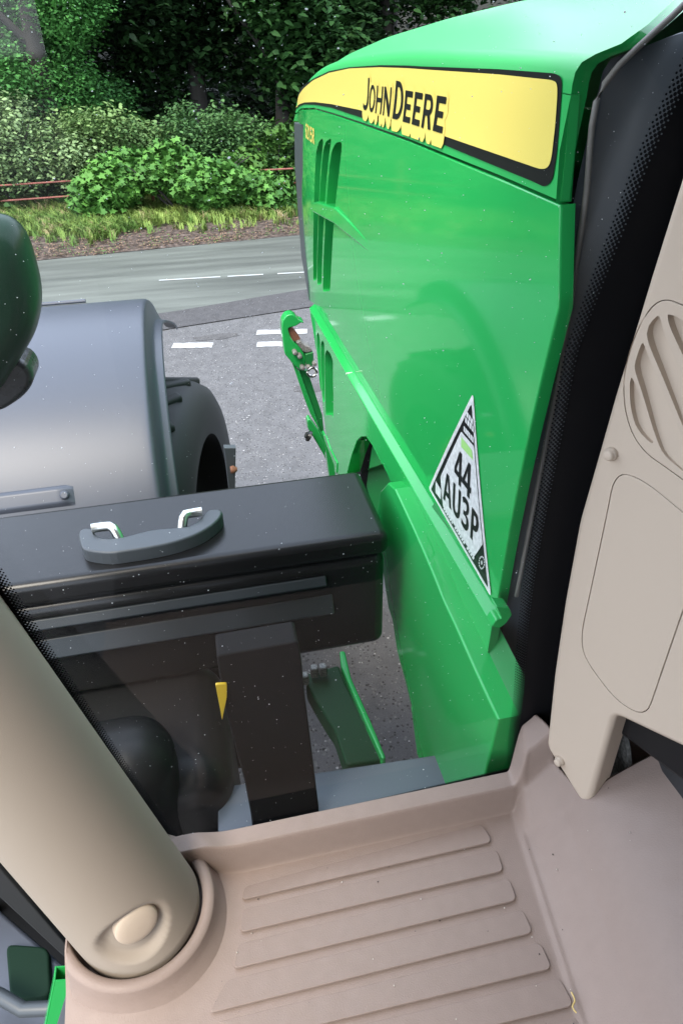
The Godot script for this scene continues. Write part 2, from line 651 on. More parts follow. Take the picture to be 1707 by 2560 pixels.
func tree(called: String, label: String, x: float, z: float, h: float, w: float, count: int, dark: Color, light: Color, mesh: Mesh, low: float, group: String) -> void:
	var t := base(called, label, "tree", group)
	var y0 := bank_y(x, z)
	t.position = Vector3(x, y0, z)
	var st := begin()
	var top := Vector3(rng.randf_range(-0.4, 0.4), h * 0.8, rng.randf_range(-0.3, 0.3))
	tube(st, curve([Vector3(0, -0.3, 0), Vector3(0.1, h * 0.3, 0.05), top], 8), [0.22, 0.2, 0.18, 0.16, 0.14, 0.11, 0.08, 0.05], 8)
	for k in 7:
		var a := TAU * k / 7.0 + rng.randf()
		var s := Vector3(0.05, h * rng.randf_range(0.2, 0.6), 0.02)
		tube(st, curve([s, s + Vector3(cos(a) * w * 0.3, h * 0.08, sin(a) * w * 0.3), s + Vector3(cos(a) * w * 0.7, h * 0.2, sin(a) * w * 0.7)], 6), [0.09, 0.08, 0.06, 0.05, 0.035, 0.02], 6)
	build(st, "trunk", M.bark, t)
	var blobs := []
	for k in 16:
		var hh := lerpf(low, 0.97, pow(rng.randf(), 0.9)) * h
		var ww := w * (1.0 - 0.55 * pow(hh / h, 2.0))
		var a := rng.randf() * TAU
		var q := sqrt(rng.randf()) * ww * 0.75
		var br := rng.randf_range(0.28, 0.5) * w
		blobs.append([Vector3(cos(a) * q, hh, sin(a) * q), Vector3(br, br * 0.8, br)])
	var spots := []
	var cols := []
	crown_spots(blobs, count, dark, light, spots, cols)
	scatter("crown", mesh, M.leaf, spots, cols, 0.7, 1.3, t)

func shrub(called: String, label: String, x: float, z: float, w: float, h: float, dep: float, count: int, dark: Color, light: Color, mesh: Mesh, group := "") -> void:
	var t := base(called, label, "bush", group)
	t.position = Vector3(x, bank_y(x, z), z)
	var st := begin()
	for k in 9:
		var a := TAU * k / 9.0 + rng.randf()
		tube(st, curve([Vector3(cos(a) * 0.1, -0.1, sin(a) * 0.08), Vector3(cos(a) * w * 0.2, h * 0.4, sin(a) * dep * 0.2), Vector3(cos(a) * w * 0.4, h * 0.75, sin(a) * dep * 0.35)], 6), [0.03, 0.028, 0.024, 0.02, 0.014, 0.008], 6)
	build(st, "stem", M.bark, t)
	var blobs := []
	var n := int(6 + w * 3.0)
	for k in n:
		var px := lerpf(-0.5, 0.5, (k + rng.randf()) / n) * w
		var e := 1.0 - pow(absf(px) / (w * 0.5), 3.0) * 0.45
		var br := rng.randf_range(0.26, 0.4) * h
		blobs.append([Vector3(px, rng.randf_range(0.25, 0.78) * h * e, rng.randf_range(-0.3, 0.35) * dep), Vector3(br * 1.15, br * 0.85, br)])
	var spots := []
	var cols := []
	crown_spots(blobs, count, dark, light, spots, cols)
	var s2 := []
	var c2 := []
	for i in spots.size():
		if spots[i].y > 0.0:
			s2.append(spots[i])
			c2.append(cols[i])
	scatter("foliage", mesh, M.leaf, s2, c2, 0.75, 1.25, t)

func plants() -> void:
	var lobed := leaf_cluster(6, 0.115, 0.13, true, 11)
	var small := leaf_cluster(9, 0.085, 0.16, false, 12)
	var big := leaf_cluster(9, 0.15, 0.28, false, 13)
	var g := "trees in the wood beyond the road"
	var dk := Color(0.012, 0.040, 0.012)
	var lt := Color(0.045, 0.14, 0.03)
	# [x, z, height, width, leaves, tone, lowest foliage]
	var wood := [
		["ivy_clad_tree", "bright leafy tree left of the dark gap in the wood", -2.6, -17.4, 8.0, 2.0, 6500, 1.9, 0.06],
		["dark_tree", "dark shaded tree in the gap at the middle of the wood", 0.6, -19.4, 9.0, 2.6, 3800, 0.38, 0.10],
		["dark_tree", "dark green tree just left of the bonnet nose", 2.4, -17.8, 8.0, 2.0, 4200, 0.62, 0.05],
		["brownish_tree", "brown tinged tree at the top left corner of the wood", -4.9, -18.2, 8.5, 2.3, 4600, 1.5, 0.05],
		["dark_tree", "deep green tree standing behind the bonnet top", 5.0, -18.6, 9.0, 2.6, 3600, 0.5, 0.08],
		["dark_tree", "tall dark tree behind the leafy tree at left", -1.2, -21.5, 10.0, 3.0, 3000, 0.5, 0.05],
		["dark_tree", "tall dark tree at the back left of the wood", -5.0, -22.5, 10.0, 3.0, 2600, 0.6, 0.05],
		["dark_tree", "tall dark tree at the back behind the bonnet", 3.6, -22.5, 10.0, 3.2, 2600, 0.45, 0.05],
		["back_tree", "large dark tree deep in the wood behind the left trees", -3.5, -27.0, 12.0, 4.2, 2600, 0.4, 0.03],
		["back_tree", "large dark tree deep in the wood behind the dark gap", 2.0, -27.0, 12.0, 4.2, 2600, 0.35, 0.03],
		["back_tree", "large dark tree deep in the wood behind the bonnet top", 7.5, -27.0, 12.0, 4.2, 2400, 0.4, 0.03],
		["roadside_tree", "green tree at the roadside far left of the wood", -9.0, -16.6, 8.5, 2.8, 2400, 1.0, 0.05],
		["roadside_tree", "green tree at the roadside far right of the wood", 9.0, -18.6, 9.0, 3.0, 2400, 0.8, 0.05],
		["roadside_tree", "broad green tree beyond the road at the left end", -14.5, -14.6, 9.0, 3.2, 2000, 1.0, 0.05],
		["roadside_tree", "broad green tree beyond the road at the right end", 14.0, -19.5, 9.0, 3.2, 2000, 0.9, 0.05],
	]
	for w in wood:
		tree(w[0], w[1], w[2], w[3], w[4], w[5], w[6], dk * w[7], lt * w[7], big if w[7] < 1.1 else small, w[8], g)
	shrub("roadside_bush", "bright green broad leaved bush in the middle of the verge", 0.02, -14.25, 3.3, 1.18, 1.2, 3400, Color(0.03, 0.10, 0.018), Color(0.12, 0.29, 0.05), lobed)
	shrub("roadside_bush", "smaller green bush between the bright bush and the bonnet", 1.95, -15.7, 1.7, 1.15, 1.0, 900, Color(0.025, 0.075, 0.014), Color(0.08, 0.18, 0.03), lobed)
	shrub("pale_bush", "pale grey green bush at left behind the rails", -3.3, -15.6, 2.6, 1.75, 1.3, 2300, Color(0.08, 0.14, 0.05), Color(0.23, 0.33, 0.14), small)
	shrub("pale_bush", "olive green bush between the pale bush and the bright bush", -1.6, -16.0, 2.4, 1.55, 1.2, 1700, Color(0.05, 0.11, 0.03), Color(0.19, 0.30, 0.10), small)
	shrub("dusky_bush", "dusky green bush standing behind the bright bush", 0.6, -16.3, 2.8, 1.6, 1.2, 1800, Color(0.03, 0.08, 0.025), Color(0.09, 0.19, 0.055), small)
	shrub("dusky_bush", "dark bush behind the bonnet nose above the verge", 3.2, -15.9, 2.4, 1.6, 1.2, 1500, Color(0.016, 0.05, 0.014), Color(0.05, 0.12, 0.035), small)
	shrub("pale_bush", "pale bush at the far left edge of the verge", -6.2, -15.2, 2.8, 1.7, 1.3, 1300, Color(0.05, 0.11, 0.035), Color(0.15, 0.24, 0.09), small)
	# grass on the verge
	var st := begin()
	var r := RandomNumberGenerator.new()
	r.seed = 5
	for i in 16:
		var a := r.randf() * TAU
		var o := Vector3(cos(a), 0, sin(a)) * r.randf() * 0.09
		var l := Vector3(r.randf_range(-0.08, 0.08), r.randf_range(0.08, 0.2), r.randf_range(-0.08, 0.08))
		var s := Vector3(cos(a + 1.3), 0, sin(a + 1.3)) * 0.006
		var m2 := o + l * 0.6 + Vector3(0, 0.02, 0)
		var n := Vector3(0.2, 0.8, 0.5).normalized()
		put(st, o - s, o + s, m2 + s * 0.8, n, n, n)
		put(st, o - s, m2 + s * 0.8, m2 - s * 0.8, n, n, n)
		put(st, m2 - s * 0.8, m2 + s * 0.8, o + l + Vector3(l.x, 0, l.z), n, n, n)
	var blade := st.commit()
	var spots := []
	var cols := []
	for i in 11000:
		var x := rng.randf_range(-9.0, 8.0)
		var d := 0.55 + pow(rng.randf(), 0.8) * 3.6
		var patch := sin(x * 1.7 + d) * 0.2 + sin(x * 4.3 - d * 2.0) * 0.15
		if d < 1.05 + patch and rng.randf() < 0.8:
			continue
		var z := road_edge(x) - d
		spots.append(Vector3(x, bank_y(x, z), z))
		var c := Color(0.08, 0.17, 0.03).lerp(Color(0.27, 0.37, 0.085), clampf(rng.randf() + patch, 0.0, 1.0))
		if rng.randf() < 0.07:
			c = Color(0.34, 0.28, 0.14)
		cols.append(c)
	var gr := scatter("verge_grass", blade, M.grass, spots, cols, 0.5, 1.15, self, true)
	tag(gr, "short green and yellow grass on the verge beyond the road", "grass")
	spots = []
	cols = []
	for i in 2600:
		var x := rng.randf_range(-9.0, 8.0)
		var d := absf(rng.randfn()) * 0.45 + 0.04
		var z := road_edge(x) - d
		spots.append(Vector3(x, bank_y(x, z) + 0.01, z))
		var c := Color(0.10, 0.065, 0.045).lerp(Color(0.26, 0.17, 0.10), rng.randf())
		if rng.randf() < 0.2:
			c = Color(0.08, 0.17, 0.035)
		cols.append(c)
	var spots2 := []
	var cols2 := []
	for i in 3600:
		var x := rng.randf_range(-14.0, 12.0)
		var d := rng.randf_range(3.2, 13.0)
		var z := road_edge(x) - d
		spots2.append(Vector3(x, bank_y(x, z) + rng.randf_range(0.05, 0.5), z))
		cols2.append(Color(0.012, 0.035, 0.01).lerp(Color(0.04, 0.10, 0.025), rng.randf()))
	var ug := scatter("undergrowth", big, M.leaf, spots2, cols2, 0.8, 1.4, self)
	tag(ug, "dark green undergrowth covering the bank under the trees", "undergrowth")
	var lt2 := scatter("leaf_litter", leaf_cluster(7, 0.028, 0.05, false, 14), M.leaf, spots, cols, 0.5, 1.2, self, true)
	tag(lt2, "brown leaf litter along the bare soil edge of the road", "leaf litter")
	# rusty rail fence behind the bushes
	var f := base("rail_fence", "low rusty red fence of three rails running behind the bright bush", "fence")
	f.position = Vector3(-0.6, 0, -15.0)
	for k in 5:
		var p := begin()
		var fx := -6.0 + k * 3.0
		rbox(p, Vector3(0.06, 1.1, 0.06), 0.01, at(fx, bank_y(fx - 0.6, -15.0) + 0.35, -0.04 + fx * -0.05), 1)
		build(p, "post", M.rail_paint, f)
	for hh in [0.16, 0.40, 0.66]:
		var p := begin()
		tube(p, PackedVector3Array([Vector3(-6.4, hh + 0.02, 0.31), Vector3(-3.0, hh, 0.14), Vector3(0, hh + 0.02, 0.0), Vector3(3, hh - 0.01, -0.16), Vector3(6.4, hh + 0.02, -0.33)]), 0.017, 6)
		build(p, "rail", M.rail_paint, f)

# ---------------------------------------------------------------- tractor: bonnet
func bonnet(t: Node3D) -> void:
	var t1 := v2([-0.8998, 2.6361, -0.9973, 2.6396, -1.2075, 2.643, -1.6514, 2.6425, -2.2515, 2.6217, -2.6323, 2.5912, -2.9882, 2.534, -3.4544, 2.4645])
	var seam := v2([-0.8783, 2.4776, -1.0724, 2.4816, -1.3322, 2.4845, -1.5633, 2.4873, -2.002, 2.4869, -2.335, 2.4848, -2.6667, 2.4802, -3.0239, 2.4578, -3.4819, 2.4126])
	t1 = smooth(t1, 5, false)
	var prof := v2([0, -0.04, 0, -0.028, 0.0015, -0.016, 0.007, -0.006, 0.018, 0.002, 0.05, 0.0115, 0.087, 0.03, 0.17, 0.058, 0.28, 0.083, 0.38, 0.09])
	var sweep := [0.0, 0.0, 0.0, 0.002, 0.012, 0.01, 0.0, -0.08, -0.17, -0.22]
	var rows := []
	for i in t1.size():
		var q := t1[i]
		var k := clampf((q.x + 1.9) / 1.0, 0.0, 1.0)
		var e := smoothstep(-3.15, -2.5, q.x)
		var line := PackedVector3Array()
		var hx := hood_x(q.x, q.y)
		for j in 10:
			line.append(Vector3(hx + prof[j].x, q.y + prof[j].y * (1.0 if j < 4 else lerpf(0.55, 1.0, e)), q.x + sweep[j] * k - (1.0 - e) * prof[j].x * 0.25))
		for j in range(8, -1, -1):
			line.append(Vector3(1.70 - line[j].x, line[j].y, line[j].z))
		rows.append(line)
	var st := begin()
	loft(st, rows)
	# side of the top cover down to the seam
	var out := PackedVector2Array()
	for q in t1:
		out.append(q + Vector2(0, -0.039))
	for i in range(seam.size() - 1, -1, -1):
		out.append(seam[i] + Vector2(0, 0.002))
	trim(st, out, [], side(0.0), 0.06)
	trim(st, out, [], func(p: Vector2) -> Vector3: return Vector3(1.70 - hood_x(p.x, p.y), p.y, p.x), 0.12, -1.0)
	rim(st, out, side(0.0), Vector3(0.012, 0, 0))
	var b := build(st, "bonnet", M.green_top, t)
	b.set_meta("label", "green bonnet top with a yellow stripe along its side")
	# turned-in rear edge
	st = begin()
	var edge := PackedVector3Array([Vector3(0.4715, seam[0].y, seam[0].x)])
	edge.append(Vector3(0.472, lerpf(seam[0].y, rows[0][0].y, 0.5), lerpf(seam[0].x, rows[0][0].z, 0.5)))
	edge.append_array(rows[0])
	var inner := PackedVector3Array()
	for p in edge:
		var c := Vector3(0.85, minf(p.y, 2.60), p.z)
		inner.append(p + (c - p).normalized() * 0.024 + Vector3(0, 0, -0.004))
	loft(st, [edge, inner])
	build(st, "rear_flange", M.green_paint, b)
	# yellow stripe with black border
	st = begin()
	trim(st, soft(smooth_run(v2([-3.459, 2.431, -3.2142, 2.4939, -3.005, 2.5283, -2.6743, 2.5668, -2.4094, 2.5922, -2.128, 2.6066, -1.8069, 2.6154, -1.5859, 2.6176, -1.4983, 2.6175, -1.1253, 2.6194, -0.9475, 2.6181, -0.9259, 2.6144, -0.9226, 2.5988, -0.9102, 2.5308, -0.9076, 2.4996, -0.9252, 2.4894, -0.9654, 2.4911, -1.3486, 2.4999, -1.7662, 2.5041, -1.9982, 2.499, -2.378, 2.499, -2.6589, 2.4913, -2.8896, 2.48])), 0.01), [], side(-0.0015), 0.06)
	build(st, "stripe_border", M.black_film, b)
	st = begin()
	trim(st, soft(v2([-3.4464, 2.4378, -3.1198, 2.4984, -2.8946, 2.5312, -2.6698, 2.5624, -2.405, 2.5883, -2.1238, 2.604, -1.8029, 2.6116, -1.582, 2.6132, -1.4945, 2.613, -1.1211, 2.613, -0.9508, 2.6108, -0.9335, 2.6083, -0.928, 2.5856, -0.9194, 2.5205, -0.9272, 2.512, -0.9425, 2.5091, -0.9596, 2.5089, -1.3506, 2.514, -1.6226, 2.5146, -1.9973, 2.5154, -2.3742, 2.5088, -2.6538, 2.4997, -2.8814, 2.4867]), 0.012), [], side(-0.0025), 0.06)
	build(st, "yellow_stripe", M.yellow_film, b)
	letters(b)
	# side panel
	var slots := []
	for s in [
		v2([-2.5218, 2.4047, -2.5864, 2.3857, -2.6361, 2.3511, -2.6706, 2.2656, -2.7317, 2.0982, -2.8085, 1.9278, -2.8458, 1.8503, -2.737, 1.8858, -2.6844, 1.9965, -2.6085, 2.1738, -2.5607, 2.2964, -2.5038, 2.395]),
		v2([-2.3774, 2.4168, -2.4601, 2.3992, -2.5038, 2.3711, -2.5435, 2.2986, -2.5982, 2.1756, -2.6577, 2.0399, -2.6994, 1.9547, -2.7325, 1.8648, -2.6269, 1.8977, -2.5804, 2.0023, -2.5019, 2.1756, -2.454, 2.2794, -2.4086, 2.3605, -2.3737, 2.4073]),
		v2([-2.2259, 2.4212, -2.2988, 2.4116, -2.3599, 2.386, -2.4003, 2.332, -2.449, 2.2332, -2.5048, 2.1077, -2.5648, 1.9877, -2.6117, 1.8726, -2.4565, 1.9185, -2.4029, 2.0274, -2.3454, 2.1563, -2.2965, 2.2575, -2.2499, 2.3365, -2.2134, 2.4091])]:
		slots.append(soft(s, 0.02))
	var inn := dense_line(v2([-0.8991, 1.7535, -2.896, 1.7417]), 24)
	var panel := PackedVector2Array()
	for q in seam:
		panel.append(q + Vector2(0, -0.003))
	panel.append_array(v2([-3.5453, 2.377, -2.9473, 2.4084, -3.0081, 2.239, -3.4109, 1.9195, -3.4611, 1.7147, -3.4077, 1.61]))
	for i in range(inn.size() - 1, -1, -1):
		panel.append(inn[i])
	panel.append_array(v2([-0.8321, 2.3543]))
	st = begin()
	slab(st, panel, slots, side(0.0), Vector3(0.012, 0, 0), 0.003, 0.05)
	for s in slots:
		rim(st, s, side(0.0), Vector3(0.055, 0, 0))
	trim(st, panel, [], func(p: Vector2) -> Vector3: return Vector3(1.70 - hood_x(p.x, p.y), p.y, p.x), 0.12, -1.0)
	var p1 := build(st, "side_panel", M.green_paint, t)
	st = begin()
	var re := dense_line(v2([-0.8776, 2.4758, -0.8321, 2.3543, -0.8991, 1.7535]), 6)
	var r2 := []
	for w in [Vector3.ZERO, Vector3(0.003, 0, 0.002), Vector3(0.021, 0, 0.0)]:
		var line := PackedVector3Array()
		for q in re:
			line.append(Vector3(hood_x(q.x, q.y), q.y, q.x + 0.0005) + w)
		r2.append(line)
	loft(st, r2)
	build(st, "rear_flange", M.green_paint, p1)
	st = begin()
	var swell := func(q: Vector2) -> Vector3: return Vector3(hood_x(q.x, q.y) + lerpf(-0.014, 0.002, clampf((q.x + 2.45) / 0.68, 0.0, 1.0)), q.y, q.x)
	slab(st, v2([-2.6663, 2.1833, -2.5714, 2.2023, -2.4203, 2.2176, -2.2848, 2.2329, -2.079, 2.2264, -1.7793, 2.2134, -1.8122, 2.1883, -2.0799, 2.185, -2.3053, 2.1802, -2.463, 2.1682, -2.6735, 2.1506]), [], swell, Vector3(0.04, 0, 0), 0.006, 0.05)
	build(st, "louvre_bar", M.green_paint, p1)
	# the ridge under the panel
	var outl := dense_line(v2([-0.8611, 1.7447, -2.8632, 1.7331]), 24)
	st = begin()
	var ra := PackedVector3Array()
	var rb := PackedVector3Array()
	var rc := PackedVector3Array()
	var rd := PackedVector3Array()
	for i in inn.size():
		var a := Vector3(hood_x(inn[i].x, inn[i].y) + 0.004, inn[i].y - 0.001, inn[i].x)
		var q := Vector3(hood_x(outl[i].x, outl[i].y) - 0.024, outl[i].y, outl[i].x)
		ra.append(a)
		rb.append(q + (a - q).limit_length(0.003))
		rc.append(q + Vector3(-0.0005, -0.001, 0))
		rd.append(q + Vector3(0, -0.006, 0))
	loft(st, [ra, ra, rb, rc, rd])
	build(st, "moulded_ridge", M.green_paint, p1)
	st = begin()
	rbox(st, Vector3(0.028, 0.006, 0.003), 0.001, Transform3D(Basis(), rb[15] + Vector3(0.008, 0.002, 0)), 1)
	build(st, "ridge_joint", M.white_film, p1)
	st = begin()
	slab(st, soft(v2([0.4512, 1.8105, 0.4657, 1.8055, 0.4788, 1.7998, 0.4857, 1.7825, 0.4756, 1.7627, 0.4633, 1.7532, 0.4481, 1.7627, 0.455, 1.7772, 0.4659, 1.7779]), 0.004), [], plane_z(-0.842), Vector3(0, 0, -0.025), 0.002, 0.05)
	build(st, "ridge_end", M.green_paint, p1)
	# model number
	st = begin()
	var mo := v2([-2.6564, 2.371, -2.8573, 2.3737, -2.6549, 2.4165])
	text(st, "6215R", "Droid Sans", true, mo[1], mo[0] - mo[1], (mo[2] - mo[0]) * 1.1, side(-0.002), Vector3(-1, 0, 0))
	build(st, "model_number", M.yellow_print, p1)
	# lower side panel with its own slots and arch
	var low := []
	for s in [
		v2([-2.6538, 1.7008, -2.6871, 1.6787, -2.6958, 1.621, -2.6856, 1.5501, -2.6645, 1.4627, -2.6428, 1.4448, -2.623, 1.4573, -2.6167, 1.5399, -2.6173, 1.6135, -2.622, 1.6836]),
		v2([-2.5626, 1.6992, -2.6008, 1.6699, -2.6111, 1.5976, -2.6145, 1.5221, -2.6096, 1.4476, -2.5967, 1.4144, -2.562, 1.4302, -2.5442, 1.5326, -2.5311, 1.6285, -2.5242, 1.6974]),
		v2([-2.4683, 1.6938, -2.5171, 1.6584, -2.5287, 1.6116, -2.5345, 1.5367, -2.5425, 1.4582, -2.5467, 1.3787, -2.4038, 1.4469, -2.3844, 1.4413, -2.3671, 1.5367, -2.3694, 1.6059, -2.3581, 1.6918, -2.4012, 1.7019])]:
		low.append(soft(s, 0.015))
	var lo := outl.duplicate()
	lo.append_array(v2([-2.8645, 1.7293, -2.7806, 1.658, -2.7097, 1.5783, -2.6362, 1.4442, -2.5989, 1.3532, -2.5434, 1.2604, -2.3766, 1.2436, -2.3662, 1.1961, -2.1525, 1.3125, -2.0996, 1.3949, -2.0507, 1.4635, -1.9741, 1.5563, -1.9104, 1.6044, -1.8404, 1.6405, -1.7697, 1.6495, -1.6522, 1.6485, -1.5239, 1.6382, -1.3119, 1.6195, -1.1795, 1.6185, -1.0677, 1.6298, -0.8654, 1.6242]))
	st = begin()
	slab(st, lo, low, side(-0.024), Vector3(0.014, 0, 0), 0.003, 0.05)
	for s in low:
		rim(st, s, side(-0.024), Vector3(0.05, 0, 0))
	rim(st, v2([-2.1525, 1.3125, -2.0507, 1.4635, -1.9741, 1.5563, -1.9104, 1.6044, -1.8404, 1.6405, -1.7697, 1.6495, -1.6522, 1.6485]), side(-0.024), Vector3(0.05, 0, 0))
	var p2 := build(st, "lower_panel", M.green_paint, t)
	st = begin()
	re = dense_line(v2([-0.8611, 1.7447, -0.8654, 1.6242]), 3)
	r2 = []
	for w in [Vector3.ZERO, Vector3(0.016, 0, 0)]:
		var line := PackedVector3Array()
		for q in re:
			line.append(Vector3(hood_x(q.x, q.y) - 0.024, q.y, q.x + 0.001) + w)
		r2.append(line)
	loft(st, r2)
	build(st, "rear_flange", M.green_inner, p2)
	st = begin()
	slab(st, soft(v2([-2.6061, 1.2522, -2.5533, 1.2793, -2.4539, 1.2664, -2.3147, 1.2793, -2.3293, 1.2232, -2.374, 1.2053, -2.3705, 1.2337, -2.5312, 1.2414]), 0.006), [], side(-0.028), Vector3(0.006, 0, 0), 0.002, 0.05)
	build(st, "front_lip", M.green_paint, p2)
	# skirt below
	var top := smooth(v2([-0.7182, 1.6583, -0.8216, 1.6659, -0.9379, 1.6783, -1.0146, 1.6839, -1.0886, 1.6987, -1.2231, 1.7162, -1.3909, 1.7299]), 4, false)
	var sk := top.duplicate()
	sk.append_array(v2([-1.4576, 1.7074, -1.5234, 1.6419, -1.5546, 1.5561, -1.5074, 1.4121, -1.4205, 1.3012, -1.377, 1.2937, -1.3209, 1.2258, -1.2458, 1.1976, -1.1726, 1.1593, -1.1023, 1.0488, -1.0354, 1.007, -0.7335, 1.3984, -0.7311, 1.4862]))
	st = begin()
	slab(st, sk, [], side(-0.063), Vector3(0.045, 0, 0), 0.005, 0.05)
	rb = PackedVector3Array()
	rc = PackedVector3Array()
	for q in top.slice(0, top.size() - 3):
		var w := Vector3(hood_x(q.x, q.y) - 0.063, q.y, q.x)
		rb.append(w + Vector3(0.040, -0.004, 0))
		rc.append(w + Vector3(0.065, 0.045, 0))
	var p3 := build(st, "skirt_panel", M.green_paint, t)
	st = begin()
	loft(st, [rb, rc])
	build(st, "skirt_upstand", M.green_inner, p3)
	st = begin()
	slab(st, v2([-1.1846, 1.1477, -1.1089, 1.0284, -1.048, 1.1135, -1.1327, 1.1185]), [], side(-0.060), Vector3(0.01, 0, 0), 0.002, 0.1)
	build(st, "bottom_lip", M.green_paint, p3)
	# engine bay seen through the openings
	st = begin()
	rbox(st, Vector3(0.5, 1.25, 1.75), 0.03, at(0.83, 1.72, -1.95), 1)
	build(st, "engine_shroud", M.black_dull, t)
	st = begin()
	slab(st, soft(v2([-1.9397, 1.5534, -1.5881, 1.5711, -1.5556, 1.4648, -1.8222, 1.2765, -2.0221, 1.3407]), 0.02), [], side(0.02), Vector3(0.01, 0, 0), 0.003, 0.05)
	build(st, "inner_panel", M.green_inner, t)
	# nose grille
	st = begin()
	var gp := v2([-3.2917, 2.392, -3.0141, 2.4041, -3.1409, 1.9769, -3.1168, 1.6856, -3.2801, 1.8473, -3.3152, 2.0501, -3.337, 2.2118])
	slab(st, gp, [], func(p: Vector2) -> Vector3: return Vector3(0.50, p.y, p.x), Vector3(0.70, 0, 0), 0.004, 0.1)
	build(st, "nose_grille", M.grey_plastic, t)

func smooth_run(p: PackedVector2Array) -> PackedVector2Array:
	return p

func dense_line(p: PackedVector2Array, n: int) -> PackedVector2Array:
	var o := PackedVector2Array()
	for i in p.size() - 1:
		for k in n:
			o.append(p[i].lerp(p[i + 1], float(k) / n))
	o.append(p[p.size() - 1])
	return o

# a glyph outline in its own box, put on the four corners of the letter on the panel
func glyph(g: PackedVector2Array, box: PackedVector2Array) -> PackedVector2Array:
	var o := PackedVector2Array()
	for p in g:
		o.append(box[3].lerp(box[2], p.x).lerp(box[0].lerp(box[1], p.x), p.y))
	return o

func ring(a0: float, a1: float, n: int, cx: float, cy: float, rx: float, ry: float) -> PackedVector2Array:
	var o := PackedVector2Array()
	for k in n + 1:
		var a := lerpf(a0, a1, float(k) / n)
		o.append(Vector2(cx + cos(a) * rx, cy + sin(a) * ry))
	return o

func letters(b: Node) -> void:
	var ge := v2([0, 0, 1, 0, 1, 0.19, 0.30, 0.19, 0.30, 0.41, 0.84, 0.41, 0.84, 0.59, 0.30, 0.59, 0.30, 0.81, 1, 0.81, 1, 1, 0, 1])
	var gh := v2([0, 0, 0.2, 0, 0.2, 0.42, 0.8, 0.42, 0.8, 0, 1, 0, 1, 1, 0.8, 1, 0.8, 0.58, 0.2, 0.58, 0.2, 1, 0, 1])
	var gn := v2([0, 0, 0.17, 0, 0.17, 0.66, 0.78, 0, 1, 0, 1, 1, 0.83, 1, 0.83, 0.34, 0.22, 1, 0, 1])
	var gj := v2([0.72, 1, 1, 1, 1, 0.24, 0.9, 0.08, 0.6, 0, 0.2, 0.02, 0, 0.10, 0, 0.22, 0.3, 0.15, 0.62, 0.17, 0.72, 0.30])
	var go := ring(0, TAU * 0.995, 26, 0.5, 0.5, 0.5, 0.5)
	go.append_array(ring(TAU * 0.995, 0, 26, 0.5, 0.5, 0.30, 0.36))
	var gd := v2([0, 0, 0.45, 0])
	gd.append_array(ring(-PI / 2, PI / 2, 12, 0.45, 0.5, 0.55, 0.5))
	gd.append_array(v2([0, 1, 0, 0.001, 0.26, 0.15, 0.26, 0.85, 0.45, 0.85]))
	gd.append_array(ring(PI / 2, -PI / 2, 12, 0.45, 0.5, 0.30, 0.35))
	gd.append_array(v2([0.26, 0.149, 0, 0.0005]))
	var gr := v2([0, 0, 0.26, 0, 0.26, 0.38, 0.5, 0.38, 0.72, 0, 1.02, 0, 0.76, 0.42])
	gr.append_array(ring(-PI * 0.38, PI / 2, 8, 0.62, 0.70, 0.38, 0.30))
	gr.append_array(v2([0, 1, 0, 0.02, 0.26, 0.56, 0.26, 0.84, 0.6, 0.84]))
	gr.append_array(ring(PI / 2, -PI / 2, 6, 0.6, 0.70, 0.15, 0.14))
	gr.append_array(v2([0.26, 0.555, 0, 0.01]))
	var boxes := [
		[gj, v2([-1.9441, 2.5877, -1.8949, 2.5886, -1.909, 2.5194, -1.9572, 2.5183])],
		[go, v2([-1.8909, 2.5756, -1.8356, 2.5758, -1.842, 2.5189, -1.8995, 2.518])],
		[gh, v2([-1.8237, 2.5753, -1.7662, 2.5754, -1.7794, 2.5195, -1.8328, 2.5191])],
		[gn, v2([-1.7563, 2.5757, -1.6955, 2.5761, -1.7069, 2.5195, -1.7632, 2.519])],
		[gd, v2([-1.6622, 2.5897, -1.6018, 2.5883, -1.6089, 2.519, -1.681, 2.5182])],
		[ge, v2([-1.5901, 2.575, -1.5379, 2.5746, -1.5489, 2.5183, -1.5995, 2.5181])],
		[ge, v2([-1.5238, 2.575, -1.4742, 2.5745, -1.4843, 2.5177, -1.5353, 2.518])],
		[gr, v2([-1.4603, 2.5746, -1.4087, 2.574, -1.4139, 2.5173, -1.4709, 2.5173])],
		[ge, v2([-1.3899, 2.5746, -1.3384, 2.5745, -1.3458, 2.5172, -1.3999, 2.5176])]]
	var ink := begin()
	var halo := begin()
	for x in boxes:
		var g := glyph(x[0], x[1])
		if Geometry2D.is_polygon_clockwise(g):
			g.reverse()
		for q in Geometry2D.offset_polygon(g, 0.0001):
			if not Geometry2D.is_polygon_clockwise(q):
				var hole := []
				for w in Geometry2D.offset_polygon(g, 0.0001):
					if Geometry2D.is_polygon_clockwise(w):
						hole.append(w)
				trim(ink, q, hole, side(-0.0045), 0.02)
		for q in Geometry2D.offset_polygon(g, 0.010, Geometry2D.JOIN_ROUND):
			if Geometry2D.is_polygon_clockwise(q):
				continue
			var dn := PackedVector2Array()
			for w in q:
				dn.append(w + Vector2(0, -0.014))
			for u in Geometry2D.merge_polygons(q, dn):
				if not Geometry2D.is_polygon_clockwise(u):
					trim(halo, u, [], side(-0.0035), 0.05)
	build(halo, "lettering_outline", M.yellow_film, b)
	build(ink, "lettering", M.black_film, b)

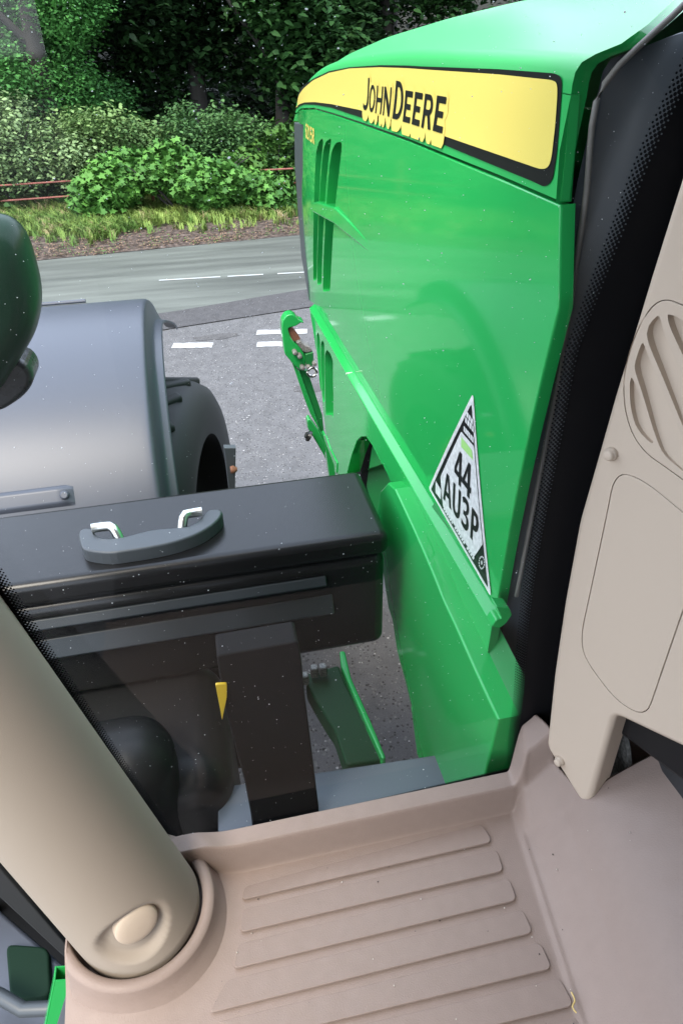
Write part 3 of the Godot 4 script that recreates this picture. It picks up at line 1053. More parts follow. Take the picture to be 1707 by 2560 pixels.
func sticker(t: Node3D) -> void:
	var c := v2([-1.0758, 2.1242, -1.3073, 1.7734, -0.9207, 1.7589])
	var st := begin()
	trim(st, soft(c, 0.012), [], side(-0.002), 0.05)
	var s := build(st, "registration_sticker", M.white_film, t)
	s.set_meta("label", "white and black triangular registration sticker reading 44 AU3P")
	st = begin()
	trim(st, soft(inset(c, 0.011), 0.005), [], side(-0.0028), 0.05)
	build(st, "black_field", M.black_film, s)
	st = begin()
	trim(st, soft(v2([-1.1143, 2.0254, -1.0471, 2.0283, -0.9727, 1.8521, -1.011, 1.791, -1.2003, 1.7926, -1.221, 1.8575]), 0.004), [], side(-0.0036), 0.05)
	build(st, "white_field", M.white_film, s)
	st = begin()
	trim(st, v2([-1.111, 2.0159, -1.0537, 2.0161, -1.0453, 1.9996, -1.1075, 1.9949]), [], side(-0.0042), 0.05)
	build(st, "green_label", M.green_film, s)
	# main writing: base line along the long edge
	st = begin()
	for w in [["AU3P", v2([-1.199, 1.8143, -0.9961, 1.8273, -0.9964, 1.9038])], ["44", v2([-1.136, 1.9045, -1.0421, 1.9086, -1.0458, 1.9847])]]:
		var q: PackedVector2Array = w[1]
		text(st, w[0], "Droid Sans", true, q[0], q[1] - q[0], q[2] - q[1], side(-0.0044), Vector3(-1, 0, 0))
	build(st, "registration_mark", M.black_film, s)
	# fine print: rows of small bars too small to read
	st = begin()
	for l in [[v2([-1.0923, 2.0798, -1.0576, 2.0765]), 3], [v2([-1.0975, 2.0656, -1.0501, 2.0654]), 4], [v2([-1.1016, 2.0441, -1.0484, 2.045]), 6]]:
		var e: PackedVector2Array = l[0]
		var d := (e[1] - e[0])
		var nrmv := d.orthogonal().normalized()
		if nrmv.y < 0:
			nrmv = -nrmv
		for k in l[1]:
			var a: Vector2 = e[0] + d * (k / float(l[1]))
			var bq: Vector2 = a + d * (0.78 / l[1])
			trim(st, PackedVector2Array([a, bq, bq - nrmv * 0.011, a - nrmv * 0.011]), [], side(-0.0042), 0.05)
	# emblems in the two lower corners
	for k in 14:
		var ce := v2([-0.9696, 1.809, -0.9716, 1.8241, -0.9558, 1.8198])
		var a := TAU * k / 14.0
		var ax := ce[1] - ce[0]
		var bx := ce[2] - ce[0]
		var q := ce[0] + (ax * cos(a) + bx * sin(a)) * 0.8
		var q2 := ce[0] + (ax * cos(a + 0.3) + bx * sin(a + 0.3)) * 0.8
		trim(st, PackedVector2Array([q, q2, ce[0].lerp(q2, 1.3), ce[0].lerp(q, 1.3)]), [], side(-0.0044), 0.05)
		trim(st, PackedVector2Array([ce[0], ce[0].lerp(q, 0.42), ce[0].lerp(q2, 0.42)]), [], side(-0.0044), 0.05)
	trim(st, v2([-1.2504, 1.8305, -1.2114, 1.8283, -1.2137, 1.8021, -1.2494, 1.7977]), [], side(-0.0044), 0.05)
	stuff(build(st, "fine_print", M.white_film, s))
	st = begin()
	var e2 := v2([-1.1978, 1.7868, -1.0109, 1.782, -1.0035, 1.7925, -1.1886, 1.7973])
	for k in 18:
		if k % 7 == 6:
			continue
		var t0 := k / 18.0
		var t1 := t0 + 0.042
		trim(st, PackedVector2Array([e2[0].lerp(e2[1], t0), e2[0].lerp(e2[1], t1), e2[3].lerp(e2[2], t1), e2[3].lerp(e2[2], t0)]), [], side(-0.0040), 0.05)
	stuff(build(st, "edge_print", M.white_film, s))

# ---------------------------------------------------------------- tractor: front end
func guard(th: float, x: float, lift := 0.0) -> Vector3:
	return Vector3(x, 0.80 + (0.98 + lift) * cos(th), -2.9 + (0.98 + lift) * sin(th))

func front_end(t: Node3D) -> void:
	var st := begin()
	var rows := []
	for i in 40:
		var th := lerpf(-0.62, 1.75, i / 39.0)
		var line := PackedVector3Array()
		for x in [-0.86, -0.8, -0.7, -0.6, -0.5, -0.4, -0.34, -0.30, -0.26]:
			line.append(guard(th, x))
		var fl := 0.05 * smoothstep(-0.15, -0.62, th)
		for q in [[-0.262, -0.0005], [-0.254, -0.002], [-0.247, -0.006], [-0.2425, -0.013], [-0.240, -0.025], [-0.232, -0.060], [-0.222, -0.088], [-0.212, -0.096], [-0.194, -0.099], [-0.186, -0.104], [-0.190, -0.112]]:
			line.append(guard(th, q[0] + 0.022 + fl * clampf((q[0] + 0.262) / 0.08, 0.0, 1.0), q[1]))
		rows.append(line)
	loft(st, rows)
	var under := []
	for i in 40:
		var th := lerpf(-0.62, 1.75, i / 39.0)
		under.append(PackedVector3Array([guard(th, -0.86, -0.02), guard(th, -0.3, -0.025), guard(th, -0.23, -0.04), guard(th, -0.19, -0.105)]))
	loft(st, under)
	var g := build(st, "front_mudguard", M.mudguard_plastic, t)
	g.set_meta("label", "grey black plastic mudguard over the front wheel")
	st = begin()
	rows = []
	for i in 8:
		var th := lerpf(0.875, 0.955, i / 7.0)
		var line := PackedVector3Array()
		for k in 14:
			var x := lerpf(-0.9, -0.50, k / 13.0)
			line.append(guard(th, x, 0.014 if (i > 0 and i < 7 and k < 13) else -0.004))
		rows.append(line)
	loft(st, rows)
	build(st, "mounting_strap", M.mudguard_plastic, g)
	st = begin()
	tube(st, PackedVector3Array([guard(0.915, -0.535, 0.012), guard(0.915, -0.535, 0.020), guard(0.915, -0.535, 0.022)]), [0.016, 0.015, 0.010], 14)
	build(st, "strap_bolt", M.mudguard_plastic, g)
	st = begin()
	var bar := []
	for k in 12:
		bar.append(guard(-0.25, lerpf(-0.86, -0.48, k / 11.0), 0.010))
	tube(st, bar, 0.012, 8, true, 0.7)
	build(st, "front_strap", M.mudguard_plastic, g)
	# front wheel
	var w := build(tyre_mesh(), "front_wheel", M.rubber, t)
	w.position = Vector3(-0.305, 0.72, -2.88)
	w.rotation_degrees.y = -12.0
	st = begin()
	var rim_rows := []
	for q in [[0.02, 0.44], [0.0, 0.425], [-0.10, 0.40], [-0.16, 0.38], [-0.17, 0.24]]:
		var line := PackedVector3Array()
		for k in 36:
			var a := TAU * k / 36.0
			line.append(Vector3(0.225 + q[0], cos(a) * q[1], sin(a) * q[1]))
		rim_rows.append(line)
	loft(st, rim_rows, true)
	build(st, "wheel_rim", M.black_dull, w)
	st = begin()
	rim_rows = []
	for q in [[-0.17, 0.24], [-0.12, 0.20], [-0.11, 0.12], [-0.06, 0.10], [-0.06, 0.001]]:
		var line := PackedVector3Array()
		for k in 36:
			var a := TAU * k / 36.0
			line.append(Vector3(0.225 + q[0], cos(a) * q[1], sin(a) * q[1]))
		rim_rows.append(line)
	loft(st, rim_rows, true)
	build(st, "wheel_disc", M.wheel_yellow, w)
	for k in 22:
		for sd in 2:
			st = begin()
			var a := TAU * (k + sd * 0.5) / 22.0
			var bs := Basis(Vector3.RIGHT, a) * Basis(Vector3.UP, 0.7 if sd else -0.7)
			var o := Vector3(0.10 if sd else -0.10, cos(a) * 0.69, sin(a) * 0.69)
			rbox(st, Vector3(0.22, 0.04, 0.055), 0.016, Transform3D(bs, o), 2)
			build(st, "tread_lug", M.rubber, w)
	# folded lower link of the front linkage with its hook
	st = begin()
	slab(st, soft(v2([0.3942, 1.5912, 0.3806, 1.5717, 0.3765, 1.5304, 0.3769, 1.488, 0.3802, 1.4447, 0.3818, 1.4053, 0.3994, 1.3814, 0.4329, 1.3333, 0.477, 1.3105, 0.4842, 1.3683, 0.4794, 1.3998, 0.4661, 1.4318, 0.4318, 1.4612, 0.413, 1.4973, 0.4051, 1.5361, 0.4428, 1.541, 0.4729, 1.5584, 0.4841, 1.5507, 0.4847, 1.5623, 0.4611, 1.5707, 0.4498, 1.5904, 0.4299, 1.6024, 0.4093, 1.6014]), 0.012), [], plane_z(-3.2), Vector3(0, 0, -0.06), 0.006, 0.05)
	var h := build(st, "front_linkage_hook", M.green_paint, t)
	h.set_meta("label", "worn green hook of the folded front linkage")
	st = begin()
	slab(st, soft(v2([0.4012, 1.5285, 0.4164, 1.5397, 0.4402, 1.5185, 0.4689, 1.4688, 0.4474, 1.4622, 0.4263, 1.4621, 0.4131, 1.487]), 0.01), [], plane_z(-3.215), Vector3(0, 0, -0.03), 0.004, 0.05)
	build(st, "worn_jaw", M.rusty_steel, h)
	st = begin()
	slab(st, soft(v2([0.4388, 1.4641, 0.4624, 1.4713, 0.478, 1.4473, 0.5071, 1.4358, 0.521, 1.4125, 0.4972, 1.4053, 0.476, 1.4092]), 0.01), [], plane_z(-3.19), Vector3(0, 0, -0.06), 0.006, 0.05)
	build(st, "latch_block", M.worn_steel, h)
	st = begin()
	slab(st, soft(v2([0.4813, 1.403, 0.5222, 1.4099, 0.5228, 1.3745, 0.5146, 1.3351, 0.4845, 1.3383, 0.4815, 1.3654]), 0.006), [], plane_z(-3.185), Vector3(0, 0, -0.05), 0.006, 0.05)
	build(st, "clevis", M.green_inner, h)
	st = begin()
	var rg := []
	var rc := v3([0.5087, 1.3124, -3.17, 0.5077, 1.2899, -3.17])
	for k in 25:
		var a := TAU * k / 24.0
		rg.append(rc[0] + Vector3(cos(a), sin(a), 0) * rc[0].distance_to(rc[1]))
	tube(st, rg, 0.008, 8)
	build(st, "pull_ring", M.zinc, h)
	for q in v3([0.4927, 1.3389, -3.17, 0.5234, 1.3535, -3.17, 0.4289, 1.4196, -3.17, 0.4509, 1.3986, -3.17, 0.4626, 1.3376, -3.17]):
		st = begin()
		tube(st, PackedVector3Array([q + Vector3(0, 0, -0.04), q + Vector3(0, 0, 0.0), q + Vector3(0, 0, 0.006)]), [0.012, 0.012, 0.006], 10)
		build(st, "pin", M.worn_steel, h)
	st = begin()
	slab(st, soft(v2([0.4508, 1.3064, 0.4982, 1.2898, 0.5643, 1.035, 0.5707, 0.9117, 0.5527, 0.9348, 0.509, 1.0863]), 0.01), [], plane_z(-3.24), Vector3(0, 0, -0.03), 0.004, 0.05)
	build(st, "arm_web", M.green_inner, h)
	st = begin()
	slab(st, soft(v2([0.4124, 1.3702, 0.4356, 1.3251, 0.4518, 1.3052, 0.5103, 1.0954, 0.5502, 0.9452, 0.5634, 0.9229, 0.5797, 0.9208, 0.5777, 0.7838, 0.5594, 0.8078, 0.5371, 0.9674, 0.4952, 1.0629, 0.4681, 1.1537, 0.4389, 1.2699]), 0.01), [], plane_z(-3.22), Vector3(0, 0, -0.05), 0.006, 0.05)
	slab(st, soft(v2([0.4751, 1.0353, 0.4892, 1.0459, 0.5317, 0.973, 0.5737, 0.8434, 0.5765, 0.7522, 0.554, 0.8197, 0.4982, 0.9418, 0.4752, 0.9903]), 0.01), [], plane_z(-3.19), Vector3(0, 0, -0.05), 0.006, 0.05)
	build(st, "lower_link", M.green_paint, h)
	st = begin()
	slab(st, soft(v2([0.5424, 0.9873, 0.5559, 0.9855, 0.5586, 0.9299, 0.601, 0.7999, 0.5983, 0.6874, 0.5699, 0.6917, 0.5524, 0.8797]), 0.01), [], plane_z(-3.1), Vector3(0, 0, -0.05), 0.006, 0.05)
	build(st, "link_bracket", M.green_paint, h)
	st = begin()
	var bo := v3([0.4761, 0.9653, -3.15, 0.4563, 0.9779, -3.15])
	tube(st, PackedVector3Array([bo[0], bo[0].lerp(bo[1], 0.4), bo[0].lerp(bo[1], 0.5), bo[1]]), [0.03, 0.03, 0.018, 0.018], 10)
	build(st, "link_bolt", M.black_satin, h)
	# steering arm low behind the box
	st = begin()
	slab(st, soft(v2([0.1982, -1.7379, 0.2096, -1.7817, 0.2927, -1.7832, 0.3387, -1.7937, 0.3429, -1.704, 0.3827, -1.4599, 0.4, -1.3432, 0.2686, -1.3516, 0.2593, -1.506, 0.2454, -1.5449, 0.215, -1.6595]), 0.02), [], plane_y(0.7), Vector3(0, -0.08, 0), 0.01, 0.1, -1.0)
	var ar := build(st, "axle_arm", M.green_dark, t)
	st = begin()
	slab(st, soft(v2([0.3496, -1.8326, 0.3707, -1.8276, 0.3639, -1.6917, 0.3873, -1.4784, 0.3992, -1.3293, 0.385, -1.3278, 0.3667, -1.4832, 0.3388, -1.7544]), 0.01), [], plane_y(0.73), Vector3(0, -0.12, 0), 0.006, 0.1, -1.0)
	build(st, "arm_flange", M.green_paint, ar)
	for q in v3([0.1944, 0.74, -1.7147, 0.2357, 0.74, -1.7431, 0.2681, 0.74, -1.7407]):
		st = begin()
		rbox(st, Vector3(0.03, 0.05, 0.03), 0.008, Transform3D(Basis(), q), 2)
		build(st, "pin", M.worn_steel, ar)
	# mirror housing at the left
	st = begin()
	mirror(st)
	var mi := build(st, "mirror_housing", M.black_gloss, t)
	mi.set_meta("label", "glossy black rounded mirror housing at the left edge")
	st = begin()
	slab(st, soft(v2([-0.399, 2.2211, -0.3136, 2.2123, -0.3019, 2.1889, -0.3064, 2.1667, -0.3291, 2.1423, -0.3611, 2.1249, -0.3765, 2.1188, -0.4328, 2.1114]), 0.02), [], plane_z(-1.22), Vector3(0, 0, -0.06), 0.012, 0.05)
	build(st, "mirror_glass", M.black_satin, mi)
	st = begin()
	tube(st, curve([Vector3(-0.40, 2.30, -1.25), Vector3(-0.52, 2.34, -1.24), Vector3(-0.66, 2.55, -1.08), Vector3(-0.62, 2.98, -0.78)], 16), 0.016, 10)
	build(st, "mirror_arm", M.black_plastic, mi)

func tyre_mesh() -> SurfaceTool:
	var st := begin()
	var rows := []
	for q in [[0.02, 0.44], [0.03, 0.50], [0.035, 0.56], [0.025, 0.62], [0.0, 0.665], [-0.05, 0.69], [-0.225, 0.70], [-0.4, 0.69], [-0.45, 0.665], [-0.475, 0.62], [-0.48, 0.5], [-0.45, 0.42]]:
		var line := PackedVector3Array()
		for k in 48:
			var a := TAU * k / 48.0
			line.append(Vector3(q[0] + 0.225, cos(a) * q[1], sin(a) * q[1]))
		rows.append(line)
	loft(st, rows, true)
	return st

func mirror(st: SurfaceTool) -> void:
	# rounded shell: an outline scaled over its depth
	var o: PackedVector2Array = smooth(v2([-0.3981, 2.3972, -0.3515, 2.435, -0.3127, 2.4498, -0.279, 2.4472, -0.2603, 2.4351, -0.2503, 2.411, -0.248, 2.3744, -0.2497, 2.3366, -0.2582, 2.3013, -0.2772, 2.2622, -0.3025, 2.2296, -0.3352, 2.1932, -0.3667, 2.1632, -0.4142, 2.1574, -0.4409, 2.2331]), 4)
	var c := Vector2.ZERO
	for p in o:
		c += p / o.size()
	var rows := []
	for k in 10:
		var a := lerpf(-0.05, PI / 2 - 0.02, k / 9.0)
		var line := PackedVector3Array()
		for p in o:
			var q := c + (p - c) * pow(cos(a), 0.6)
			line.append(Vector3(q.x, q.y, -1.22 + 0.07 * sin(a)))
		rows.append(line)
	for k in 6:
		var a := lerpf(0.0, PI / 2 - 0.05, k / 5.0)
		var line := PackedVector3Array()
		for p in o:
			var q := c + (p - c) * pow(cos(a), 0.5)
			line.append(Vector3(q.x, q.y, -1.22 - 0.05 * sin(a)))
		rows.insert(0, line)
	loft(st, rows, true)

# ---------------------------------------------------------------- tractor: box, step, tank
func toolbox(t: Node3D) -> void:
	var st := begin()
	rbox(st, Vector3(1.112, 0.300, 0.297), 0.028, at(-0.194, 1.482, -1.4035), 4)
	var b := build(st, "storage_box", M.box_steel, t)
	b.set_meta("label", "black storage box with a hinged lid and a grey grab handle")
	st = begin()
	rbox(st, Vector3(1.124, 0.066, 0.309), 0.022, at(-0.194, 1.667, -1.4035), 5)
	build(st, "lid", M.box_steel, b)
	for q in [[1.588, 0.026, 0.65, 0.211], [1.512, 0.050, 0.5, 0.226]]:
		st = begin()
		var w: float = q[3] + 0.74
		rbox(st, Vector3(w, q[1], 0.012), 0.004, Transform3D(Basis(Vector3.RIGHT, -q[2]), Vector3(q[3] - w / 2.0, q[0], -1.246)), 2)
		build(st, "front_rail", M.rail_black, b)
	# grip and its two bent bolts
	st = begin()
	slab(st, smooth(v2([-0.3435, -1.3766, -0.333, -1.3267, -0.3177, -1.3039, -0.2692, -1.2824, -0.2221, -1.2807, -0.1746, -1.2824, -0.1265, -1.2891, -0.0771, -1.3072, -0.0409, -1.3338, -0.0176, -1.3649, -0.0136, -1.3925, -0.0423, -1.4024, -0.0726, -1.3598, -0.0907, -1.346, -0.1108, -1.3446, -0.1755, -1.3506, -0.2437, -1.3365, -0.2827, -1.3425, -0.3035, -1.3624, -0.3127, -1.3868, -0.3329, -1.3936]), 3), [], plane_y(1.735), Vector3(0, -0.028, 0), 0.006, 0.03, -1.0)
	build(st, "grab_handle", M.grey_plastic, b)
	for q in [v3([-0.3108, 1.745, -1.372, -0.2851, 1.745, -1.3729, -0.2625, 1.745, -1.362, -0.2476, 1.745, -1.339]), v3([-0.0586, 1.745, -1.3817, -0.0832, 1.745, -1.3802, -0.1012, 1.745, -1.3706, -0.1118, 1.745, -1.3457])]:
		st = begin()
		var p: PackedVector3Array = q
		p[3].y = 1.71
		tube(st, curve([p[0], p[1], p[2], p[3]], 10), 0.0115, 14)
		var bolt := build(st, "handle_bolt", M.zinc, b)
		st = begin()
		tube(st, PackedVector3Array([Vector3(p[3].x, 1.700, p[3].z), Vector3(p[3].x, 1.708, p[3].z), Vector3(p[3].x, 1.709, p[3].z)]), [0.024, 0.022, 0.012], 18)
		build(st, "bolt_collar", M.zinc, b)
	# support post in front of it
	st = begin()
	slab(st, soft(v2([-0.0527, 1.7668, 0.0934, 1.7685, 0.0967, 1.7205, 0.0981, 1.6297, 0.1107, 1.2506, 0.1097, 1.1506, -0.0421, 1.1757, -0.0383, 1.2458, -0.0405, 1.3915, -0.0547, 1.6401]), 0.008), [], plane_z(-0.88), Vector3(0, 0, -0.05), 0.004, 0.1)
	var po := build(st, "support_post", M.black_dull, t)
	st = begin()
	slab(st, soft(v2([-0.0632, 1.7017, -0.0427, 1.6985, -0.0467, 1.6638, -0.0626, 1.6028, -0.0626, 1.6404]), 0.004), [], plane_z(-0.874), Vector3(0, 0, -0.004), 0.001, 0.05)
	var yt := build(st, "yellow_tab", M.wheel_yellow, po)
	yt.set_meta("label", "small yellow tapered tab beside the post")
	st = begin()
	slab(st, v2([-0.1104, -1.0154, 0.4317, -0.9837, 0.4253, -0.8956, 0.4129, -0.8717, -0.12, -0.8646]), [], plane_y(1.2), Vector3(0, -0.03, 0), 0.003, 0.1, -1.0)
	var sp := build(st, "step_plate", M.plate_steel, t)
	sp.set_meta("label", "blue grey reflecting plate below the windscreen")
	# fuel tank below
	st = begin()
	rbox(st, Vector3(0.86, 0.78, 0.42), 0.09, at(-0.50, 0.93, -1.15), 4)
	rbox(st, Vector3(0.30, 0.40, 0.2), 0.09, at(-0.335, 1.26, -1.0), 5)
	build(st, "fuel_tank", M.black_plastic, t)
	st = begin()
	rbox(st, Vector3(0.4, 0.6, 1.8), 0.05, at(1.08, 0.72, -1.7), 2)
	build(st, "transmission", M.black_dull, t)
	st = begin()
	rbox(st, Vector3(1.1, 0.3, 0.3), 0.05, at(0.35, 0.60, -2.9), 2)
	rbox(st, Vector3(0.47, 0.62, 0.7), 0.06, at(-0.14, 0.68, -1.98), 2)
	build(st, "front_axle", M.black_dull, t)
	st = begin()
	slab(st, v2([0.0168, 1.6016, 0.0545, 1.5965, 0.0352, 1.4398, 0.0143, 1.443]), [], plane_z(-1.95), Vector3(0, 0, -0.02), 0.003, 0.1)
	var br := build(st, "box_bracket", M.grey_plastic, t)
	st = begin()
	var q0 := v3([0.038, 1.5299, -1.93])
	tube(st, PackedVector3Array([q0[0] + Vector3(-0.01, 0, 0), q0[0], q0[0] + Vector3(0.012, 0, 0)]), [0.012, 0.014, 0.006], 10)
	build(st, "rusty_bolt", M.rusty_steel, br)

# ---------------------------------------------------------------- tractor: windscreen and cowl
func windscreen(t: Node3D) -> void:
	var st := begin()
	trim(st, v2([-0.36, 1.44, 1.95, 1.44, 1.95, 2.95, -0.36, 2.95]), [], plane_z(-0.70), 0.6)
	var w := build(st, "windscreen", M.glass, t)
	w.set_meta("label", "clear windscreen pane with rain specks and a dotted black edge")
	# black printed edge
	var e := smooth(v2([0.5156, 2.6678, 0.494, 2.6082, 0.4739, 2.5485, 0.4613, 2.4874, 0.4464, 2.4204, 0.4362, 2.3704, 0.4314, 2.3366, 0.4308, 2.2287, 0.4282, 2.0692, 0.4325, 1.9144, 0.4483, 1.7257, 0.4527, 1.6173, 0.4696, 1.48]), 4, false)
	var band := e.duplicate()
	band.append_array(v2([0.49, 1.44, 0.9, 1.44, 0.9, 2.95, 0.56, 2.95]))
	st = begin()
	trim(st, band, [], plane_z(-0.698), 0.1)
	var bt := v2([-0.1667, 1.5031, 0.4787, 1.5319])
	var lf := v2([-0.2811, 2.1472, -0.2619, 2.027, -0.229, 1.8385, -0.1994, 1.6767, -0.1621, 1.4974])
	trim(st, PackedVector2Array([bt[0] + Vector2(0, 0.0015), bt[1] + Vector2(0, 0.0015), bt[1] - Vector2(0, 0.06), bt[0] - Vector2(0, 0.06)]), [], plane_z(-0.698), 0.2)
	var lfb := lf.duplicate()
	for i in range(lf.size() - 1, -1, -1):
		lfb.append(lf[i] + Vector2(-0.06, -0.03))
	trim(st, lfb, [], plane_z(-0.6975), 0.2)
	build(st, "printed_edge", M.frit, w)
	# fading rows of dots
	var disc := CylinderMesh.new()
	disc.top_radius = 1.0
	disc.bottom_radius = 1.0
	disc.height = 0.4
	disc.radial_segments = 10
	disc.rings = 0
	var spots := []
	for run in [[e, 0.0062, 6, 0.0025, 1.0], [bt, 0.0040, 4, 0.0017, -1.0], [lf, 0.0054, 5, 0.0022, 1.0]]:
		var line: PackedVector2Array = run[0]
		for row in run[2]:
			var carry: float = 0.5 * (row % 2)
			for i in line.size() - 1:
				var d := line[i + 1] - line[i]
				var nn := d.orthogonal().normalized()
				var towards := Vector2(0.15, 2.1) - line[i]
				if nn.dot(towards) < 0.0:
					nn = -nn
				var p: float = carry * run[1]
				while p < d.length():
					var q: Vector2 = line[i] + d.normalized() * p + nn * (row + 0.3) * run[1] * 0.5
					spots.append([q, run[3] * (1.0 - 0.62 * row / run[2])])
					p += run[1]
				carry = (p - d.length()) / run[1]
	var mm := MultiMesh.new()
	mm.transform_format = MultiMesh.TRANSFORM_3D
	mm.mesh = disc
	mm.instance_count = spots.size()
	for i in spots.size():
		var s: float = spots[i][1]
		mm.set_instance_transform(i, Transform3D(Basis(Vector3(s, 0, 0), Vector3(0, 0, 0.001), Vector3(0, -s, 0)), Vector3(spots[i][0].x, spots[i][0].y, -0.6982)))
	var o := MultiMeshInstance3D.new()
	o.name = "printed_dots"
	o.multimesh = mm
	o.material_override = M.frit
	stuff(o)
	w.add_child(o, true)
	# dried rain specks on the outside
	var sp := SphereMesh.new()
	sp.radius = 1.0
	sp.height = 2.0
	sp.radial_segments = 8
	sp.rings = 4
	mm = MultiMesh.new()
	mm.transform_format = MultiMesh.TRANSFORM_3D
	mm.mesh = sp
	mm.instance_count = 2200
	for i in 2200:
		var y := lerpf(2.72, 1.5, pow(rng.randf(), 1.8))
		var x := rng.randf_range(-0.34, 0.62)
		var s := 0.00023 * exp(rng.randfn() * 0.45)
		if rng.randf() < 0.04:
			s *= 1.7
		mm.set_instance_transform(i, Transform3D(Basis(Vector3(s * rng.randf_range(0.9, 1.9), s * rng.randf_range(-0.4, 0.4), 0), Vector3(0, s, 0), Vector3(0, 0, s * 0.3)), Vector3(x, y, -0.7012)))
	o = MultiMeshInstance3D.new()
	o.name = "rain_specks"
	o.multimesh = mm
	o.material_override = M.speck
	stuff(o)
	w.add_child(o, true)
	# cowl between bonnet and glass
	st = begin()
	var rows := []
	for y in [1.1, 1.4, 1.7, 1.9, 2.1, 2.3, 2.5, 2.62, 2.72, 2.8, 2.9]:
		var line := PackedVector3Array()
		var sh := 0.10 * smoothstep(2.35, 2.85, y)
		for q in [[0.512, -0.915], [0.52, -0.91], [0.535, -0.90], [0.552, -0.885], [0.575, -0.86], [0.60, -0.83], [0.63, -0.795], [0.67, -0.765], [0.75, -0.74], [0.95, -0.73]]:
			var cx: float = q[0] + sh * (0.3 if q[0] < 0.515 else 1.0) + 0.10 * maxf(0.0, y - 1.9) * smoothstep(0.53, 0.60, q[0])
			line.append(Vector3(cx, minf(y, 2.618 + 0.30 * (cx - 0.49)) if q[1] < -0.84 else y, q[1]))
		rows.append(line)
	loft(st, rows)
	var c := build(st, "cab_cowl", M.black_cowl, t)
	st = begin()
	tube(st, curve(v3([0.6083, 2.6884, -0.888, 0.5925, 2.6742, -0.888, 0.5569, 2.6461, -0.888, 0.5306, 2.6235, -0.888, 0.5178, 2.6066, -0.888, 0.5101, 2.5744, -0.888, 0.5186, 2.483, -0.888, 0.5206, 2.4002, -0.888, 0.5225, 2.3405, -0.888, 0.5233, 2.2281, -0.888, 0.5203, 2.0572, -0.888, 0.514, 1.784, -0.888]), 40), 0.0042, 8)
	build(st, "rubber_seal", M.seal_rubber, c)

